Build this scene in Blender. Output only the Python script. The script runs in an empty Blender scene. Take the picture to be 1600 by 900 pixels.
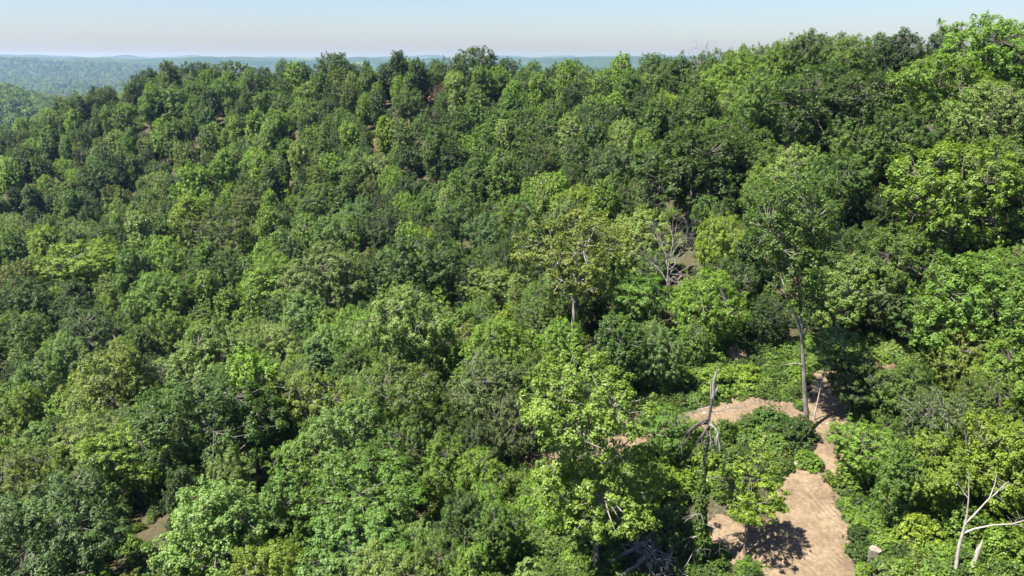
import bpy, math, random
import numpy as np
from mathutils import Vector, Matrix
sc=bpy.context.scene; COL=sc.collection
# ---------------------------------------------------------------- camera, sky, sun, exposure
cam=bpy.data.objects.new('camera',bpy.data.cameras.new('camera')); COL.objects.link(cam); sc.camera=cam
cam.location=(0,0,0); cam.rotation_euler=(math.radians(90-16),0,0)
cam.data.sensor_width=36; cam.data.lens=36*1256/1600; cam.data.clip_start=0.5; cam.data.clip_end=60000
SUN_EL=math.radians(60); SUN_AZ=math.radians(-119)      # azimuth from +Y towards +X: behind the camera, to the left
S=Vector((math.sin(SUN_AZ)*math.cos(SUN_EL),math.cos(SUN_AZ)*math.cos(SUN_EL),math.sin(SUN_EL)))
SKY_TINT=(1.06,.945,.925,1)
world=bpy.data.worlds.new('World'); sc.world=world; world.use_nodes=True
wn=world.node_tree; wn.nodes.clear()
sky=wn.nodes.new('ShaderNodeTexSky'); sky.sky_type='NISHITA'; sky.sun_disc=False
sky.sun_elevation=SUN_EL; sky.sun_rotation=SUN_AZ; sky.altitude=300; sky.air_density=1.1; sky.dust_density=1.0; sky.ozone_density=10.0
bg=wn.nodes.new('ShaderNodeBackground'); bg.inputs['Strength'].default_value=0.05
wo=wn.nodes.new('ShaderNodeOutputWorld'); tn=wn.nodes.new('ShaderNodeMix'); tn.data_type='RGBA'; tn.blend_type='MULTIPLY'; tn.inputs[0].default_value=1; tn.inputs[7].default_value=SKY_TINT; wn.links.new(sky.outputs[0],tn.inputs[6]); wn.links.new(tn.outputs[2],bg.inputs[0]); wn.links.new(bg.outputs[0],wo.inputs[0])
sun=bpy.data.objects.new('sun',bpy.data.lights.new('sun','SUN')); COL.objects.link(sun)
sun.data.energy=5.0; sun.data.angle=math.radians(0.53); sun.data.color=(1.0,0.95,0.86)
sun.rotation_euler=(-S).to_track_quat('-Z','Y').to_euler(); sun.location=S*500
vs=sc.view_settings; vs.view_transform='Standard'; vs.look='None'; vs.exposure=1.95; vs.gamma=1.0; vs.use_curve_mapping=False
sc.cycles.max_bounces=7; sc.cycles.diffuse_bounces=3; sc.cycles.glossy_bounces=2; sc.cycles.transmission_bounces=3; sc.cycles.volume_bounces=1
sc.cycles.use_denoising=True; sc.cycles.use_adaptive_sampling=False; sc.cycles.caustics_reflective=False; sc.cycles.caustics_refractive=False
# ---------------------------------------------------------------- measured data, world metres (camera at the origin)
CTRL=[(25.8,64,-31.6),(21.2,50,-35.9),(17.2,66,-31.5),(24.8,70,-31.1),(10.1,64,-32.4),(32.1,75,-30.9),(37.6,76,-30.6),(46,83,-28.3),(26.4,51,-35),(0,54,-37.1),(-6.9,72,-35.4),(-15.8,57,-41),(-35.8,60,-41.9),(-34.5,66,-41.2),(-42.8,58,-41.7),(-11.1,80,-36.6),(-25.5,72,-39.9),(20.6,94,-25.7),(22.9,77,-29.6),(-86.1,130,-49.3),(-38.1,115,-45),(-53.5,90,-46.6),(-116.6,180,-48.5),(-188.1,300,-36.9),(-155.8,300,-25.4),(-124.2,300,-14.6),(-59.7,260,-12.6),(-31.6,230,-13),(-10.1,220,-12.1),(15.3,200,-14.1),(27.5,180,-12.8),(37.7,150,-11),(45.5,125,-8.6),(51.7,105,-9.6),(54.4,95,-9.9),(-100.2,230,-40),(-45.1,190,-35.2),(0,150,-30.3),(-17.5,145,-39),(-51.8,160,-44.4),(17.7,110,-32.5),(42.8,90,-24),(41.3,84,-28.5),(47.4,75,-27.2),(41.9,65,-31.5),(33.3,50,-34.3),(-238.2,380,-62),(-159.3,385,-48),(-79.1,345,-42),(-14.2,310,-40),(41.3,270,-38),(72.7,200,-22),(97.3,170,-18),(0,20,-39),(-45,20,-45),(40,20,-37),(0,-30,-40),(-130,60,-54),(-130,110,-55),(-200,150,-58),(-230,250,-52),(100,40,-27),(130,85,-12),(70,-20,-36),(-90,-20,-50)]
TRAILS={'main': [(19.09, 43.5, 3.6), (21.07, 49.4, 3.5), (22.07, 53.0, 3.2), (23.51, 56.8, 2.6), (25.39, 60.4, 2.2), (27.28, 63.8, 1.9), (29.14, 67.7, 2.2), (30.81, 71.6, 2.6), (31.55, 74.3, 2.0)], 'west': [(27.53, 65.8, 1.6), (25.21, 68.5, 1.6), (21.59, 68.3, 1.9), (17.41, 66.7, 1.8), (13.13, 65.3, 1.6), (9.92, 64.6, 1.6), (5.66, 64.3, 1.3), (2.83, 64.0, 1.3)], 'bare': [(19.32, 50.7, 1.2), (17.74, 52.6, 1.9), (16.06, 53.6, 1.8), (14.05, 53.2, 1.3)]}
TREES=[
(-22.4,53.0,4.44,11.4,'round','jade','soft blue-green round-crowned tree along the bottom edge, left'),
(-17.3,49.0,3.16,8.8,'round','lime','bright yellow-green round-crowned tree along the bottom edge, left, leftmost'),
(-33.5,52.0,4.76,13.0,'oak','blue','dull bluish green broad lumpy-crowned tree along the bottom edge, far left'),
(-35.7,68.5,4.67,9.5,'layered','fresh','fresh green flat-tiered tree in the near woods, far left'),
(-41.0,70.5,3.21,10.6,'open','pale','pale green thin-crowned tree in the near woods, far left'),
(-43.9,65.0,3.72,9.9,'fine','olive','olive feathery tree in the near woods, far left'),
(-27.4,66.0,5.60,14.7,'oak','deep','dark green broad lumpy-crowned tree in the near woods, left, leftmost'),
(-47.7,90.5,5.46,13.3,'round','olive','olive round-crowned tree in the near woods, far left'),
(-59.4,95.0,4.91,12.3,'round','mid','mid green round-crowned tree in the near woods, far left, rightmost'),
(-58.2,87.5,3.77,10.1,'round','lime','bright yellow-green round-crowned tree in the near woods, far left'),
(-37.4,94.0,5.26,12.9,'round','pale','pale green round-crowned tree on the lower slope, left, leftmost'),
(-25.1,71.5,3.51,13.9,'oval','fresh','fresh green tall oval tree in the near woods, left'),
(-24.5,77.0,3.59,10.5,'oak','sage','greyish green broad lumpy-crowned tree in the near woods, left'),
(-19.2,70.5,3.49,11.3,'open','olive','olive thin-crowned tree in the near woods, left of centre'),
(-13.8,63.5,4.22,11.0,'round','jade','soft blue-green round-crowned tree in the near woods, left of centre'),
(-10.2,67.5,3.91,12.3,'open','moss','dark olive thin-crowned tree in the near woods, left of centre'),
(-17.6,55.0,2.39,10.4,'oval','mid','mid green tall oval tree along the bottom edge, left'),
(-10.7,56.0,5.22,10.3,'layered','mid','mid green flat-tiered tree along the bottom edge, left of centre'),
(-5.8,60.5,2.56,7.5,'round','fresh','fresh green round-crowned tree in the near woods, left of centre'),
(-10.9,50.5,4.31,8.9,'layered','jade','soft blue-green flat-tiered tree along the bottom edge, left of centre'),
(-8.1,46.5,3.15,8.8,'round','pale','pale green round-crowned tree along the bottom edge, left of centre'),
(-3.7,53.0,2.44,7.3,'round','deep','dark green round-crowned tree along the bottom edge, centre'),
(-1.0,52.0,2.17,6.6,'round','mid','mid green round-crowned tree along the bottom edge, centre'),
(-2.4,68.5,3.78,10.1,'fine','sage','greyish green feathery tree in the near woods, centre, leftmost'),
(0.0,65.0,2.53,7.4,'fine','sage','greyish green feathery tree in the near woods, centre, second from left'),
(-3.0,63.5,2.23,6.8,'fine','deep','dark green feathery tree in the near woods, centre'),
(12.9,61.0,2.58,6.1,'layered','mid','mid green flat-tiered tree in the near woods, right of centre'),
(27.5,57.5,2.76,6.4,'layered','fresh','fresh green flat-tiered tree in the near woods, right'),
(31.6,53.5,2.95,8.4,'round','lime','bright yellow-green round-crowned tree in the near woods, far right, leftmost'),
(35.2,53.0,3.66,9.8,'round','lime','bright yellow-green round-crowned tree in the near woods, far right, rightmost'),
(28.1,52.5,1.81,8.5,'oval','mid','mid green tall oval tree in the near woods, far right'),
(41.1,68.0,2.96,8.4,'fine','olive','olive feathery tree on the lower slope, far right'),
(32.4,56.0,3.01,10.1,'open','sage','greyish green thin-crowned tree in the near woods, far right'),
(39.1,61.5,2.75,7.9,'fine','moss','dark olive feathery tree in the near woods, far right'),
(42.9,65.0,3.07,8.6,'round','fresh','fresh green round-crowned tree in the near woods, far right'),
(33.4,63.5,2.77,8.0,'round','mid','mid green round-crowned tree in the near woods, far right'),
(30.6,67.0,3.09,7.0,'layered','deep','dark green flat-tiered tree in the near woods, right'),
(34.4,81.0,4.01,10.6,'round','pale','pale green round-crowned tree on the lower slope, right'),
(39.1,80.5,3.36,9.2,'round','sage','greyish green round-crowned tree on the lower slope, right'),
(42.5,71.5,5.57,13.5,'round','fresh','fresh green round-crowned tree on the lower slope, far right'),
(40.8,78.0,3.25,7.2,'layered','mid','mid green flat-tiered tree on the lower slope, far right'),
(40.4,81.5,4.41,12.3,'oak','mid','mid green broad lumpy-crowned tree on the lower slope, far right, leftmost'),
(38.0,85.5,3.60,10.5,'oak','deep','dark green broad lumpy-crowned tree on the lower slope, right'),
(47.1,84.5,7.15,17.0,'oak','fresh','fresh green broad lumpy-crowned tree midway up the slope, far right'),
(48.0,74.5,3.59,10.5,'oak','mid','mid green broad lumpy-crowned tree on the lower slope, far right, rightmost'),
(19.9,78.5,3.72,10.0,'round','fresh','fresh green round-crowned tree on the lower slope, right of centre'),
(13.6,82.5,4.06,8.6,'layered','mid','mid green flat-tiered tree on the lower slope, right of centre'),
(13.7,71.0,2.78,8.0,'round','jade','soft blue-green round-crowned tree on the lower slope, right of centre'),
(6.8,84.5,6.34,17.0,'open','olive','olive thin-crowned tree on the lower slope, centre'),
(5.2,77.0,2.65,7.7,'round','fresh','fresh green round-crowned tree on the lower slope, centre, rightmost'),
(16.7,100.0,4.59,11.7,'round','pale','pale green round-crowned tree midway up the slope, right of centre'),
(25.0,112.0,8.70,17.0,'oak','deep','dark green broad lumpy-crowned tree midway up the slope, right of centre, leftmost'),
(-10.7,81.0,5.40,14.3,'oak','pale','pale green broad lumpy-crowned tree on the lower slope, left of centre'),
(-13.0,116.0,6.17,15.8,'oak','deep','dark green broad lumpy-crowned tree on the lower slope, left of centre'),
(-3.0,112.5,3.93,8.3,'layered','pale','pale green flat-tiered tree on the lower slope, centre'),
(-1.8,76.5,3.68,9.9,'round','fresh','fresh green round-crowned tree on the lower slope, centre, leftmost'),
(-29.6,121.0,6.60,16.6,'oak','sage','greyish green broad lumpy-crowned tree on the lower slope, left of centre'),
(-39.2,129.0,6.17,14.6,'round','fresh','fresh green round-crowned tree on the lower slope, left, rightmost'),
(-31.4,115.0,4.19,10.9,'round','jade','soft blue-green round-crowned tree on the lower slope, left of centre, leftmost'),
(-22.0,85.0,3.39,10.4,'conic','blue','dull bluish green cone-shaped young tree in the near woods, left of centre'),
(-31.5,101.5,3.55,9.6,'round','pale','pale green round-crowned tree on the lower slope, left, rightmost'),
(-18.7,97.5,3.51,9.5,'round','fresh','fresh green round-crowned tree on the lower slope, left of centre'),
(-52.3,115.0,4.29,11.1,'round','fresh','fresh green round-crowned tree on the lower slope, left, leftmost'),
(-59.9,130.5,5.29,14.1,'oak','mid','mid green broad lumpy-crowned tree on the lower slope, left'),
(-85.5,156.5,8.10,14.4,'layered','lime','bright yellow-green flat-tiered tree on the lower slope, far left'),
(-59.4,160.5,6.56,17.0,'open','moss','dark olive thin-crowned tree midway up the slope, left'),
(-100.4,242.0,4.39,16.5,'oval','mid','mid green tall oval tree high on the far slope, left, second from left'),
(-84.9,135.5,5.22,12.9,'round','deep','dark green round-crowned tree on the lower slope, far left'),
(-77.4,120.5,4.13,11.7,'oak','mid','mid green broad lumpy-crowned tree on the lower slope, far left'),
(-65.1,118.5,5.01,12.4,'fine','blue','dull bluish green feathery tree on the lower slope, far left'),
(-65.1,110.5,3.73,10.0,'round','jade','soft blue-green round-crowned tree in the near woods, far left, leftmost'),
(-95.5,151.5,5.10,12.6,'round','olive','olive round-crowned tree on the lower slope, far left'),
(-70.9,145.0,3.94,15.2,'oval','mid','mid green tall oval tree on the lower slope, far left, rightmost'),
(-106.4,177.5,5.02,12.5,'round','fresh','fresh green round-crowned tree on the lower slope, far left, leftmost'),
(-94.4,169.0,3.52,14.0,'oval','mid','mid green tall oval tree on the lower slope, far left, leftmost'),
(-100.2,168.5,3.96,15.2,'oval','lime','bright yellow-green tall oval tree on the lower slope, far left'),
(-114.8,223.0,6.03,15.5,'oak','deep','dark green broad lumpy-crowned tree midway up the slope, far left'),
(-31.8,231.5,4.28,16.2,'oval','deep','dark green tall oval tree on the skyline left of centre, leftmost'),
(-25.1,222.0,3.91,15.1,'oval','deep','dark green tall oval tree on the skyline left of centre, rightmost'),
(-9.3,222.0,6.37,16.2,'oak','deep','dark green broad lumpy-crowned tree on the skyline at its middle dip, leftmost'),
(-55.5,260.0,6.35,16.2,'oak','deep','dark green broad lumpy-crowned tree on the skyline left of centre'),
(-40.1,232.5,3.38,13.5,'oval','mid','mid green tall oval tree high on the far slope, left of centre, leftmost'),
(-72.8,268.0,4.42,16.1,'round','deep','dark green round-crowned tree on the skyline left of centre'),
(-17.9,234.0,2.80,13.0,'open','deep','dark green thin-crowned tree on the skyline at its middle dip'),
(-1.7,224.0,4.10,13.3,'oak','deep','dark green broad lumpy-crowned tree on the skyline at its middle dip, second from left'),
(-7.9,207.0,3.63,14.3,'oval','mid','mid green tall oval tree high on the far slope, centre, second from left'),
(5.0,219.0,4.36,13.3,'round','mid','mid green round-crowned tree on the skyline at its middle dip'),
(16.5,205.0,4.58,13.9,'round','mid','mid green round-crowned tree high on the far slope, centre'),
(24.1,191.0,3.53,14.2,'oak','fresh','fresh green broad lumpy-crowned tree on the skyline at its middle dip'),
(31.4,179.0,4.34,14.0,'oak','deep','dark green broad lumpy-crowned tree on the skyline at its middle dip, rightmost'),
(23.3,164.5,3.70,14.5,'oval','mid','mid green tall oval tree high on the far slope, right of centre, leftmost'),
(13.7,210.0,2.51,12.6,'conic','deep','dark green cone-shaped young tree high on the far slope, centre'),
(-97.6,290.0,7.31,17.1,'oak','mid','mid green broad lumpy-crowned tree on the skyline left of centre'),
(-113.7,297.0,5.57,15.3,'oak','deep','dark green broad lumpy-crowned tree on the skyline at the left ridge end'),
(-129.0,295.0,5.13,14.0,'oak','deep','dark green broad lumpy-crowned tree high on the far slope, left'),
(50.4,140.0,4.15,12.4,'oak','mid','mid green broad lumpy-crowned tree on the skyline at the high right, third from left'),
(32.4,160.0,3.57,14.1,'oval','deep','dark green tall oval tree on the skyline at its middle dip'),
(38.0,166.0,3.73,13.1,'round','mid','mid green round-crowned tree on the skyline at the high right, leftmost'),
(40.2,159.0,3.79,13.1,'oak','mid','mid green broad lumpy-crowned tree on the skyline at the high right, leftmost'),
(42.8,154.0,3.82,12.8,'round','fresh','fresh green round-crowned tree on the skyline at the high right, second from left'),
(45.4,150.0,3.74,12.6,'oak','mid','mid green broad lumpy-crowned tree on the skyline at the high right, second from left'),
(48.8,143.0,3.61,12.3,'round','fresh','fresh green round-crowned tree on the skyline at the high right, rightmost'),
(53.0,137.0,3.22,11.0,'oak','mid','mid green broad lumpy-crowned tree on the skyline at the high right, rightmost'),
(58.6,134.5,3.51,9.5,'round','mid','mid green round-crowned tree on the skyline at the high right, rightmost'),
(52.8,129.0,3.89,10.3,'round','mid','mid green round-crowned tree on the skyline at the high right, second from left'),
(47.5,147.0,3.69,12.1,'round','fresh','fresh green round-crowned tree on the skyline at the high right, third from left'),
(53.2,113.0,4.23,11.9,'oak','deep','dark green broad lumpy-crowned tree on the skyline at the high right, leftmost'),
(64.2,124.0,2.67,9.2,'oak','deep','dark green broad lumpy-crowned tree on the skyline at the high right, rightmost'),
(58.0,102.0,5.38,14.3,'oak','fresh','fresh green broad lumpy-crowned tree on the skyline at the high right'),
(62.3,105.0,4.38,11.2,'fine','sage','greyish green feathery tree on the skyline at the high right'),
(51.1,99.0,5.54,14.6,'oak','fresh','fresh green broad lumpy-crowned tree high on the far slope, far right'),
(40.5,108.0,6.43,16.3,'oak','deep','dark green broad lumpy-crowned tree high on the far slope, right, leftmost'),
(44.0,102.5,5.77,15.0,'oak','deep','dark green broad lumpy-crowned tree high on the far slope, right, rightmost'),
(39.4,147.5,4.86,12.2,'round','fresh','fresh green round-crowned tree on the skyline at the high right, leftmost'),
(39.1,165.0,4.05,11.2,'round','mid','mid green round-crowned tree high on the far slope, right of centre'),
(37.7,122.5,4.59,12.7,'oak','mid','mid green broad lumpy-crowned tree high on the far slope, right of centre, rightmost'),
(30.3,131.0,3.75,14.6,'oval','mid','mid green tall oval tree high on the far slope, right of centre, rightmost'),
(46.2,96.0,4.67,12.8,'oak','deep','dark green broad lumpy-crowned tree high on the far slope, far right'),
(50.1,96.5,4.12,10.7,'fine','pale','pale green feathery tree high on the far slope, far right, leftmost'),
(54.9,94.0,4.77,12.0,'fine','pale','pale green feathery tree high on the far slope, far right, rightmost'),
(53.1,88.0,4.10,11.6,'oak','mid','mid green broad lumpy-crowned tree midway up the slope, far right'),
(41.8,111.0,3.31,9.1,'round','fresh','fresh green round-crowned tree high on the far slope, right'),
(42.1,98.0,4.26,12.0,'oak','mid','mid green broad lumpy-crowned tree high on the far slope, right'),
(36.1,102.0,4.32,11.1,'fine','pale','pale green feathery tree midway up the slope, right'),
(39.2,95.5,4.13,11.7,'oak','mid','mid green broad lumpy-crowned tree midway up the slope, right, rightmost'),
(32.6,119.5,3.95,11.3,'oak','mid','mid green broad lumpy-crowned tree high on the far slope, right of centre, leftmost'),
(28.9,110.5,3.20,9.7,'oak','deep','dark green broad lumpy-crowned tree midway up the slope, right of centre, rightmost'),
(25.0,140.5,3.41,13.6,'oval','mid','mid green tall oval tree high on the far slope, right of centre, second from left'),
(16.9,134.0,4.32,12.1,'oak','blue','dull bluish green broad lumpy-crowned tree midway up the slope, centre, rightmost'),
(22.7,131.5,3.73,10.0,'round','mid','mid green round-crowned tree midway up the slope, right of centre, rightmost'),
(11.6,147.5,3.55,11.5,'open','deep','dark green thin-crowned tree midway up the slope, centre'),
(6.1,155.0,3.72,11.9,'open','mid','mid green thin-crowned tree midway up the slope, centre, rightmost'),
(15.0,147.5,3.25,13.2,'oval','mid','mid green tall oval tree high on the far slope, centre, rightmost'),
(9.1,168.0,3.35,13.5,'oval','mid','mid green tall oval tree high on the far slope, centre, fourth from left'),
(0.0,181.5,3.98,15.3,'oval','mid','mid green tall oval tree high on the far slope, centre, third from left'),
(-11.2,179.5,4.30,16.2,'oval','mid','mid green tall oval tree high on the far slope, centre, leftmost'),
(-16.5,175.5,4.22,16.0,'oval','mid','mid green tall oval tree high on the far slope, left of centre, rightmost'),
(-30.9,198.0,3.20,13.0,'oval','lime','bright yellow-green tall oval tree high on the far slope, left of centre'),
(-40.1,201.5,3.28,13.2,'oval','fresh','fresh green tall oval tree high on the far slope, left of centre'),
(-35.1,185.5,5.29,13.0,'round','mid','mid green round-crowned tree midway up the slope, left of centre, leftmost'),
(-25.9,209.5,4.20,11.9,'oak','mid','mid green broad lumpy-crowned tree high on the far slope, left of centre, rightmost'),
(-55.8,225.0,4.62,12.7,'oak','mid','mid green broad lumpy-crowned tree high on the far slope, left of centre, leftmost'),
(-62.4,217.0,4.50,16.8,'oval','fresh','fresh green tall oval tree high on the far slope, left'),
(-52.3,198.5,3.69,14.5,'oval','pale','pale green tall oval tree midway up the slope, left'),
(-41.5,173.5,5.02,13.5,'oak','mid','mid green broad lumpy-crowned tree midway up the slope, left of centre, leftmost'),
(-55.7,194.5,2.92,9.3,'conic','lime','bright yellow-green cone-shaped young tree midway up the slope, left'),
(-62.3,200.0,3.77,14.7,'oval','fresh','fresh green tall oval tree midway up the slope, left, rightmost'),
(-72.7,205.0,4.35,16.4,'oval','fresh','fresh green tall oval tree midway up the slope, left, second from left'),
(-78.4,198.0,4.69,17.0,'oval','fresh','fresh green tall oval tree midway up the slope, left, leftmost'),
(-71.8,176.0,4.59,17.0,'oval','lime','bright yellow-green tall oval tree midway up the slope, left'),
(-91.8,201.5,3.03,12.5,'oval','mid','mid green tall oval tree midway up the slope, left'),
(-91.4,245.0,4.17,15.9,'oval','mid','mid green tall oval tree high on the far slope, left, rightmost'),
(-107.8,261.0,6.75,16.9,'oak','mid','mid green broad lumpy-crowned tree high on the far slope, left, leftmost'),
(-113.5,262.5,5.69,17.0,'oval','mid','mid green tall oval tree high on the far slope, left, leftmost'),
(-92.4,267.0,5.62,14.7,'oak','mid','mid green broad lumpy-crowned tree high on the far slope, left, rightmost'),
(-77.3,251.5,5.24,17.0,'oval','deep','dark green tall oval tree high on the far slope, left'),
(-72.4,246.5,4.50,12.5,'oak','fresh','fresh green broad lumpy-crowned tree high on the far slope, left'),
(-72.5,192.5,3.73,10.0,'round','fresh','fresh green round-crowned tree midway up the slope, left'),
(-98.8,194.5,3.52,9.6,'round','mid','mid green round-crowned tree midway up the slope, far left'),
(-112.8,204.5,3.75,14.6,'oval','mid','mid green tall oval tree midway up the slope, far left'),
(-24.1,149.5,4.90,13.3,'oak','deep','dark green broad lumpy-crowned tree midway up the slope, left of centre, leftmost'),
(-31.3,162.5,4.67,11.8,'round','jade','soft blue-green round-crowned tree midway up the slope, left of centre'),
(-33.6,149.0,5.56,14.6,'oak','mid','mid green broad lumpy-crowned tree midway up the slope, left of centre, rightmost'),
(-9.2,143.5,4.64,12.8,'oak','mid','mid green broad lumpy-crowned tree midway up the slope, centre'),
(-4.3,133.5,3.79,11.0,'oak','blue','dull bluish green broad lumpy-crowned tree midway up the slope, centre, leftmost'),
(-14.0,159.5,3.86,10.3,'round','mid','mid green round-crowned tree midway up the slope, left of centre, rightmost'),
(-2.5,160.0,3.85,10.2,'round','mid','mid green round-crowned tree midway up the slope, centre'),
(2.2,135.0,3.27,10.8,'open','mid','mid green thin-crowned tree midway up the slope, centre, leftmost'),
(-21.5,169.0,3.42,10.2,'oak','deep','dark green broad lumpy-crowned tree midway up the slope, left of centre, rightmost'),
(3.1,43.4,2.80,7.7,'layered','mid','mid green flat-tiered tree along the bottom edge, centre'),
(-24.5,45.8,2.83,9.2,'oak','olive','olive broad lumpy-crowned tree along the bottom edge, far left'),
(-30.0,49.0,2.67,7.0,'fine','fresh','fresh green feathery tree along the bottom edge, far left'),
(-49.3,69.3,2.99,7.0,'conic','lime','bright yellow-green cone-shaped young tree along the bottom edge, far left'),
(-19.1,62.9,2.66,8.0,'open','fresh','fresh green thin-crowned tree in the near woods, left'),
(-14.7,68.0,2.83,5.8,'layered','fresh','fresh green flat-tiered tree in the near woods, left of centre, leftmost'),
(-38.3,63.9,2.69,8.2,'conic','sage','greyish green cone-shaped young tree along the bottom edge, far left'),
(-34.0,56.5,2.42,7.8,'oak','mid','mid green broad lumpy-crowned tree along the bottom edge, far left'),
(29.1,40.6,1.75,7.1,'round','pale','pale green round-crowned tree along the bottom edge, far right'),
(1.1,47.1,1.97,6.1,'conic','pale','pale green cone-shaped young tree along the bottom edge, centre'),
(9.6,70.4,2.67,10.2,'oval','deep','dark green tall oval tree on the lower slope, right of centre'),
(-5.5,79.9,3.03,7.2,'conic','fresh','fresh green cone-shaped young tree in the near woods, left of centre'),
(-23.8,61.8,2.42,7.8,'conic','moss','dark olive cone-shaped young tree along the bottom edge, left'),
(-4.9,85.7,3.15,7.1,'fine','olive','olive feathery tree on the lower slope, centre'),
(-14.2,75.3,2.80,8.7,'fine','jade','soft blue-green feathery tree in the near woods, left of centre'),
(24.0,89.2,3.14,11.4,'oak','lime','bright yellow-green broad lumpy-crowned tree midway up the slope, right of centre'),
(-22.8,58.1,2.22,11.0,'oval','pale','pale green tall oval tree along the bottom edge, left'),
(-5.5,48.5,1.89,7.8,'open','mid','mid green thin-crowned tree along the bottom edge, left of centre'),
(-29.3,87.7,3.18,7.7,'conic','pale','pale green cone-shaped young tree in the near woods, left'),
(2.9,89.6,3.16,7.2,'fine','mid','mid green feathery tree on the lower slope, centre'),
(-19.0,44.9,1.74,9.2,'oval','deep','dark green tall oval tree along the bottom edge, left, rightmost'),
(-18.0,59.2,2.19,6.2,'round','lime','bright yellow-green round-crowned tree along the bottom edge, left, rightmost'),
(-9.1,61.5,2.21,9.4,'open','mid','mid green thin-crowned tree in the near woods, left of centre'),
(-2.8,46.1,1.73,8.2,'oval','fresh','fresh green tall oval tree along the bottom edge, centre'),
(31.5,125.7,3.98,9.2,'round','fresh','fresh green round-crowned tree high on the far slope, right of centre'),
(-42.1,58.3,2.10,8.0,'round','deep','dark green round-crowned tree along the bottom edge, far left'),
(5.7,58.1,2.03,7.3,'fine','sage','greyish green feathery tree in the near woods, centre, rightmost'),
(10.6,126.3,4.05,11.7,'oak','lime','bright yellow-green broad lumpy-crowned tree midway up the slope, centre'),
(-2.6,59.6,2.09,6.4,'fine','fresh','fresh green feathery tree in the near woods, centre'),
(-2.1,55.5,1.96,5.8,'round','fresh','fresh green round-crowned tree along the bottom edge, centre'),
(2.3,67.8,2.27,8.4,'oval','mid','mid green tall oval tree in the near woods, centre'),
(-37.8,55.4,1.97,6.8,'open','blue','dull bluish green thin-crowned tree along the bottom edge, far left'),
(26.7,79.8,2.58,6.6,'fine','deep','dark green feathery tree on the lower slope, right'),
(27.7,92.4,2.90,8.9,'oak','mid','mid green broad lumpy-crowned tree midway up the slope, right of centre, leftmost'),
(-44.4,69.3,2.37,5.7,'layered','lime','bright yellow-green flat-tiered tree along the bottom edge, far left'),
(-5.5,65.3,2.16,6.2,'round','deep','dark green round-crowned tree in the near woods, left of centre'),
(-43.9,83.1,2.71,6.7,'fine','blue','dull bluish green feathery tree in the near woods, far left'),
(-49.3,76.5,2.51,8.7,'oval','jade','soft blue-green tall oval tree in the near woods, far left'),
(-28.2,53.7,1.84,5.8,'fine','mid','mid green feathery tree along the bottom edge, far left'),
(12.9,87.2,2.68,7.9,'open','fresh','fresh green thin-crowned tree on the lower slope, right of centre'),
(-6.9,51.3,1.72,7.1,'oak','jade','soft blue-green broad lumpy-crowned tree along the bottom edge, left of centre'),
(-74.4,130.7,3.98,13.8,'oval','deep','dark green tall oval tree on the lower slope, far left'),
(-1.7,82.1,2.52,7.9,'open','mid','mid green thin-crowned tree on the lower slope, centre'),
(-0.6,86.4,2.64,7.9,'conic','lime','bright yellow-green cone-shaped young tree on the lower slope, centre'),
(9.1,120.7,3.55,12.4,'oak','pale','pale green broad lumpy-crowned tree midway up the slope, centre'),
(-18.2,84.9,2.63,8.1,'round','mid','mid green round-crowned tree in the near woods, left of centre'),
(48.4,78.4,2.34,8.7,'oak','fresh','fresh green broad lumpy-crowned tree on the lower slope, far right'),
(35.1,110.5,3.17,8.4,'oak','mid','mid green broad lumpy-crowned tree midway up the slope, right, leftmost'),
(-7.1,122.0,3.63,8.6,'layered','mid','mid green flat-tiered tree on the lower slope, centre'),
(-26.3,92.8,2.85,6.5,'layered','fresh','fresh green flat-tiered tree in the near woods, left'),
(9.0,90.0,2.68,8.4,'round','mid','mid green round-crowned tree on the lower slope, centre'),
(54.4,83.8,2.43,6.8,'conic','mid','mid green cone-shaped young tree midway up the slope, far right'),
(23.2,82.4,2.42,9.5,'open','deep','dark green thin-crowned tree on the lower slope, right of centre'),
(47.0,113.5,3.11,8.4,'conic','mid','mid green cone-shaped young tree high on the far slope, right'),
(44.0,122.0,3.32,10.0,'open','fresh','fresh green thin-crowned tree high on the far slope, right'),
(8.9,101.6,2.91,11.1,'oak','fresh','fresh green broad lumpy-crowned tree on the lower slope, centre'),
(-41.0,61.2,1.93,6.3,'round','fresh','fresh green round-crowned tree along the bottom edge, far left'),
(-21.5,90.7,2.67,6.7,'conic','jade','soft blue-green cone-shaped young tree in the near woods, left of centre'),
(72.3,151.5,4.01,9.8,'conic','deep','dark green cone-shaped young tree on the skyline at the high right'),
(-42.9,87.5,2.60,7.0,'round','mid','mid green round-crowned tree in the near woods, left'),
(28.5,149.3,3.98,9.7,'round','lime','bright yellow-green round-crowned tree high on the far slope, right of centre'),
(-27.2,58.6,1.79,9.7,'oval','deep','dark green tall oval tree along the bottom edge, left, leftmost'),
(52.4,78.9,2.21,7.5,'fine','pale','pale green feathery tree on the lower slope, far right'),
(-36.2,79.6,2.34,9.8,'oval','mid','mid green tall oval tree in the near woods, left'),
(-32.2,95.5,2.77,7.0,'round','fresh','fresh green round-crowned tree in the near woods, left, rightmost'),
(26.4,121.3,3.25,13.3,'oval','fresh','fresh green tall oval tree high on the far slope, right of centre'),
(-32.2,73.5,2.17,7.8,'open','sage','greyish green thin-crowned tree in the near woods, left'),
(-38.0,58.3,1.78,7.1,'oak','fresh','fresh green broad lumpy-crowned tree along the bottom edge, far left'),
(-37.0,74.2,2.20,6.4,'fine','sage','greyish green feathery tree in the near woods, left'),
(4.8,71.4,2.06,5.0,'layered','sage','greyish green flat-tiered tree in the near woods, centre'),
(-9.2,98.2,2.77,7.1,'round','pale','pale green round-crowned tree on the lower slope, left of centre'),
(3.1,110.4,3.03,13.3,'oval','deep','dark green tall oval tree on the lower slope, centre'),
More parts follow.
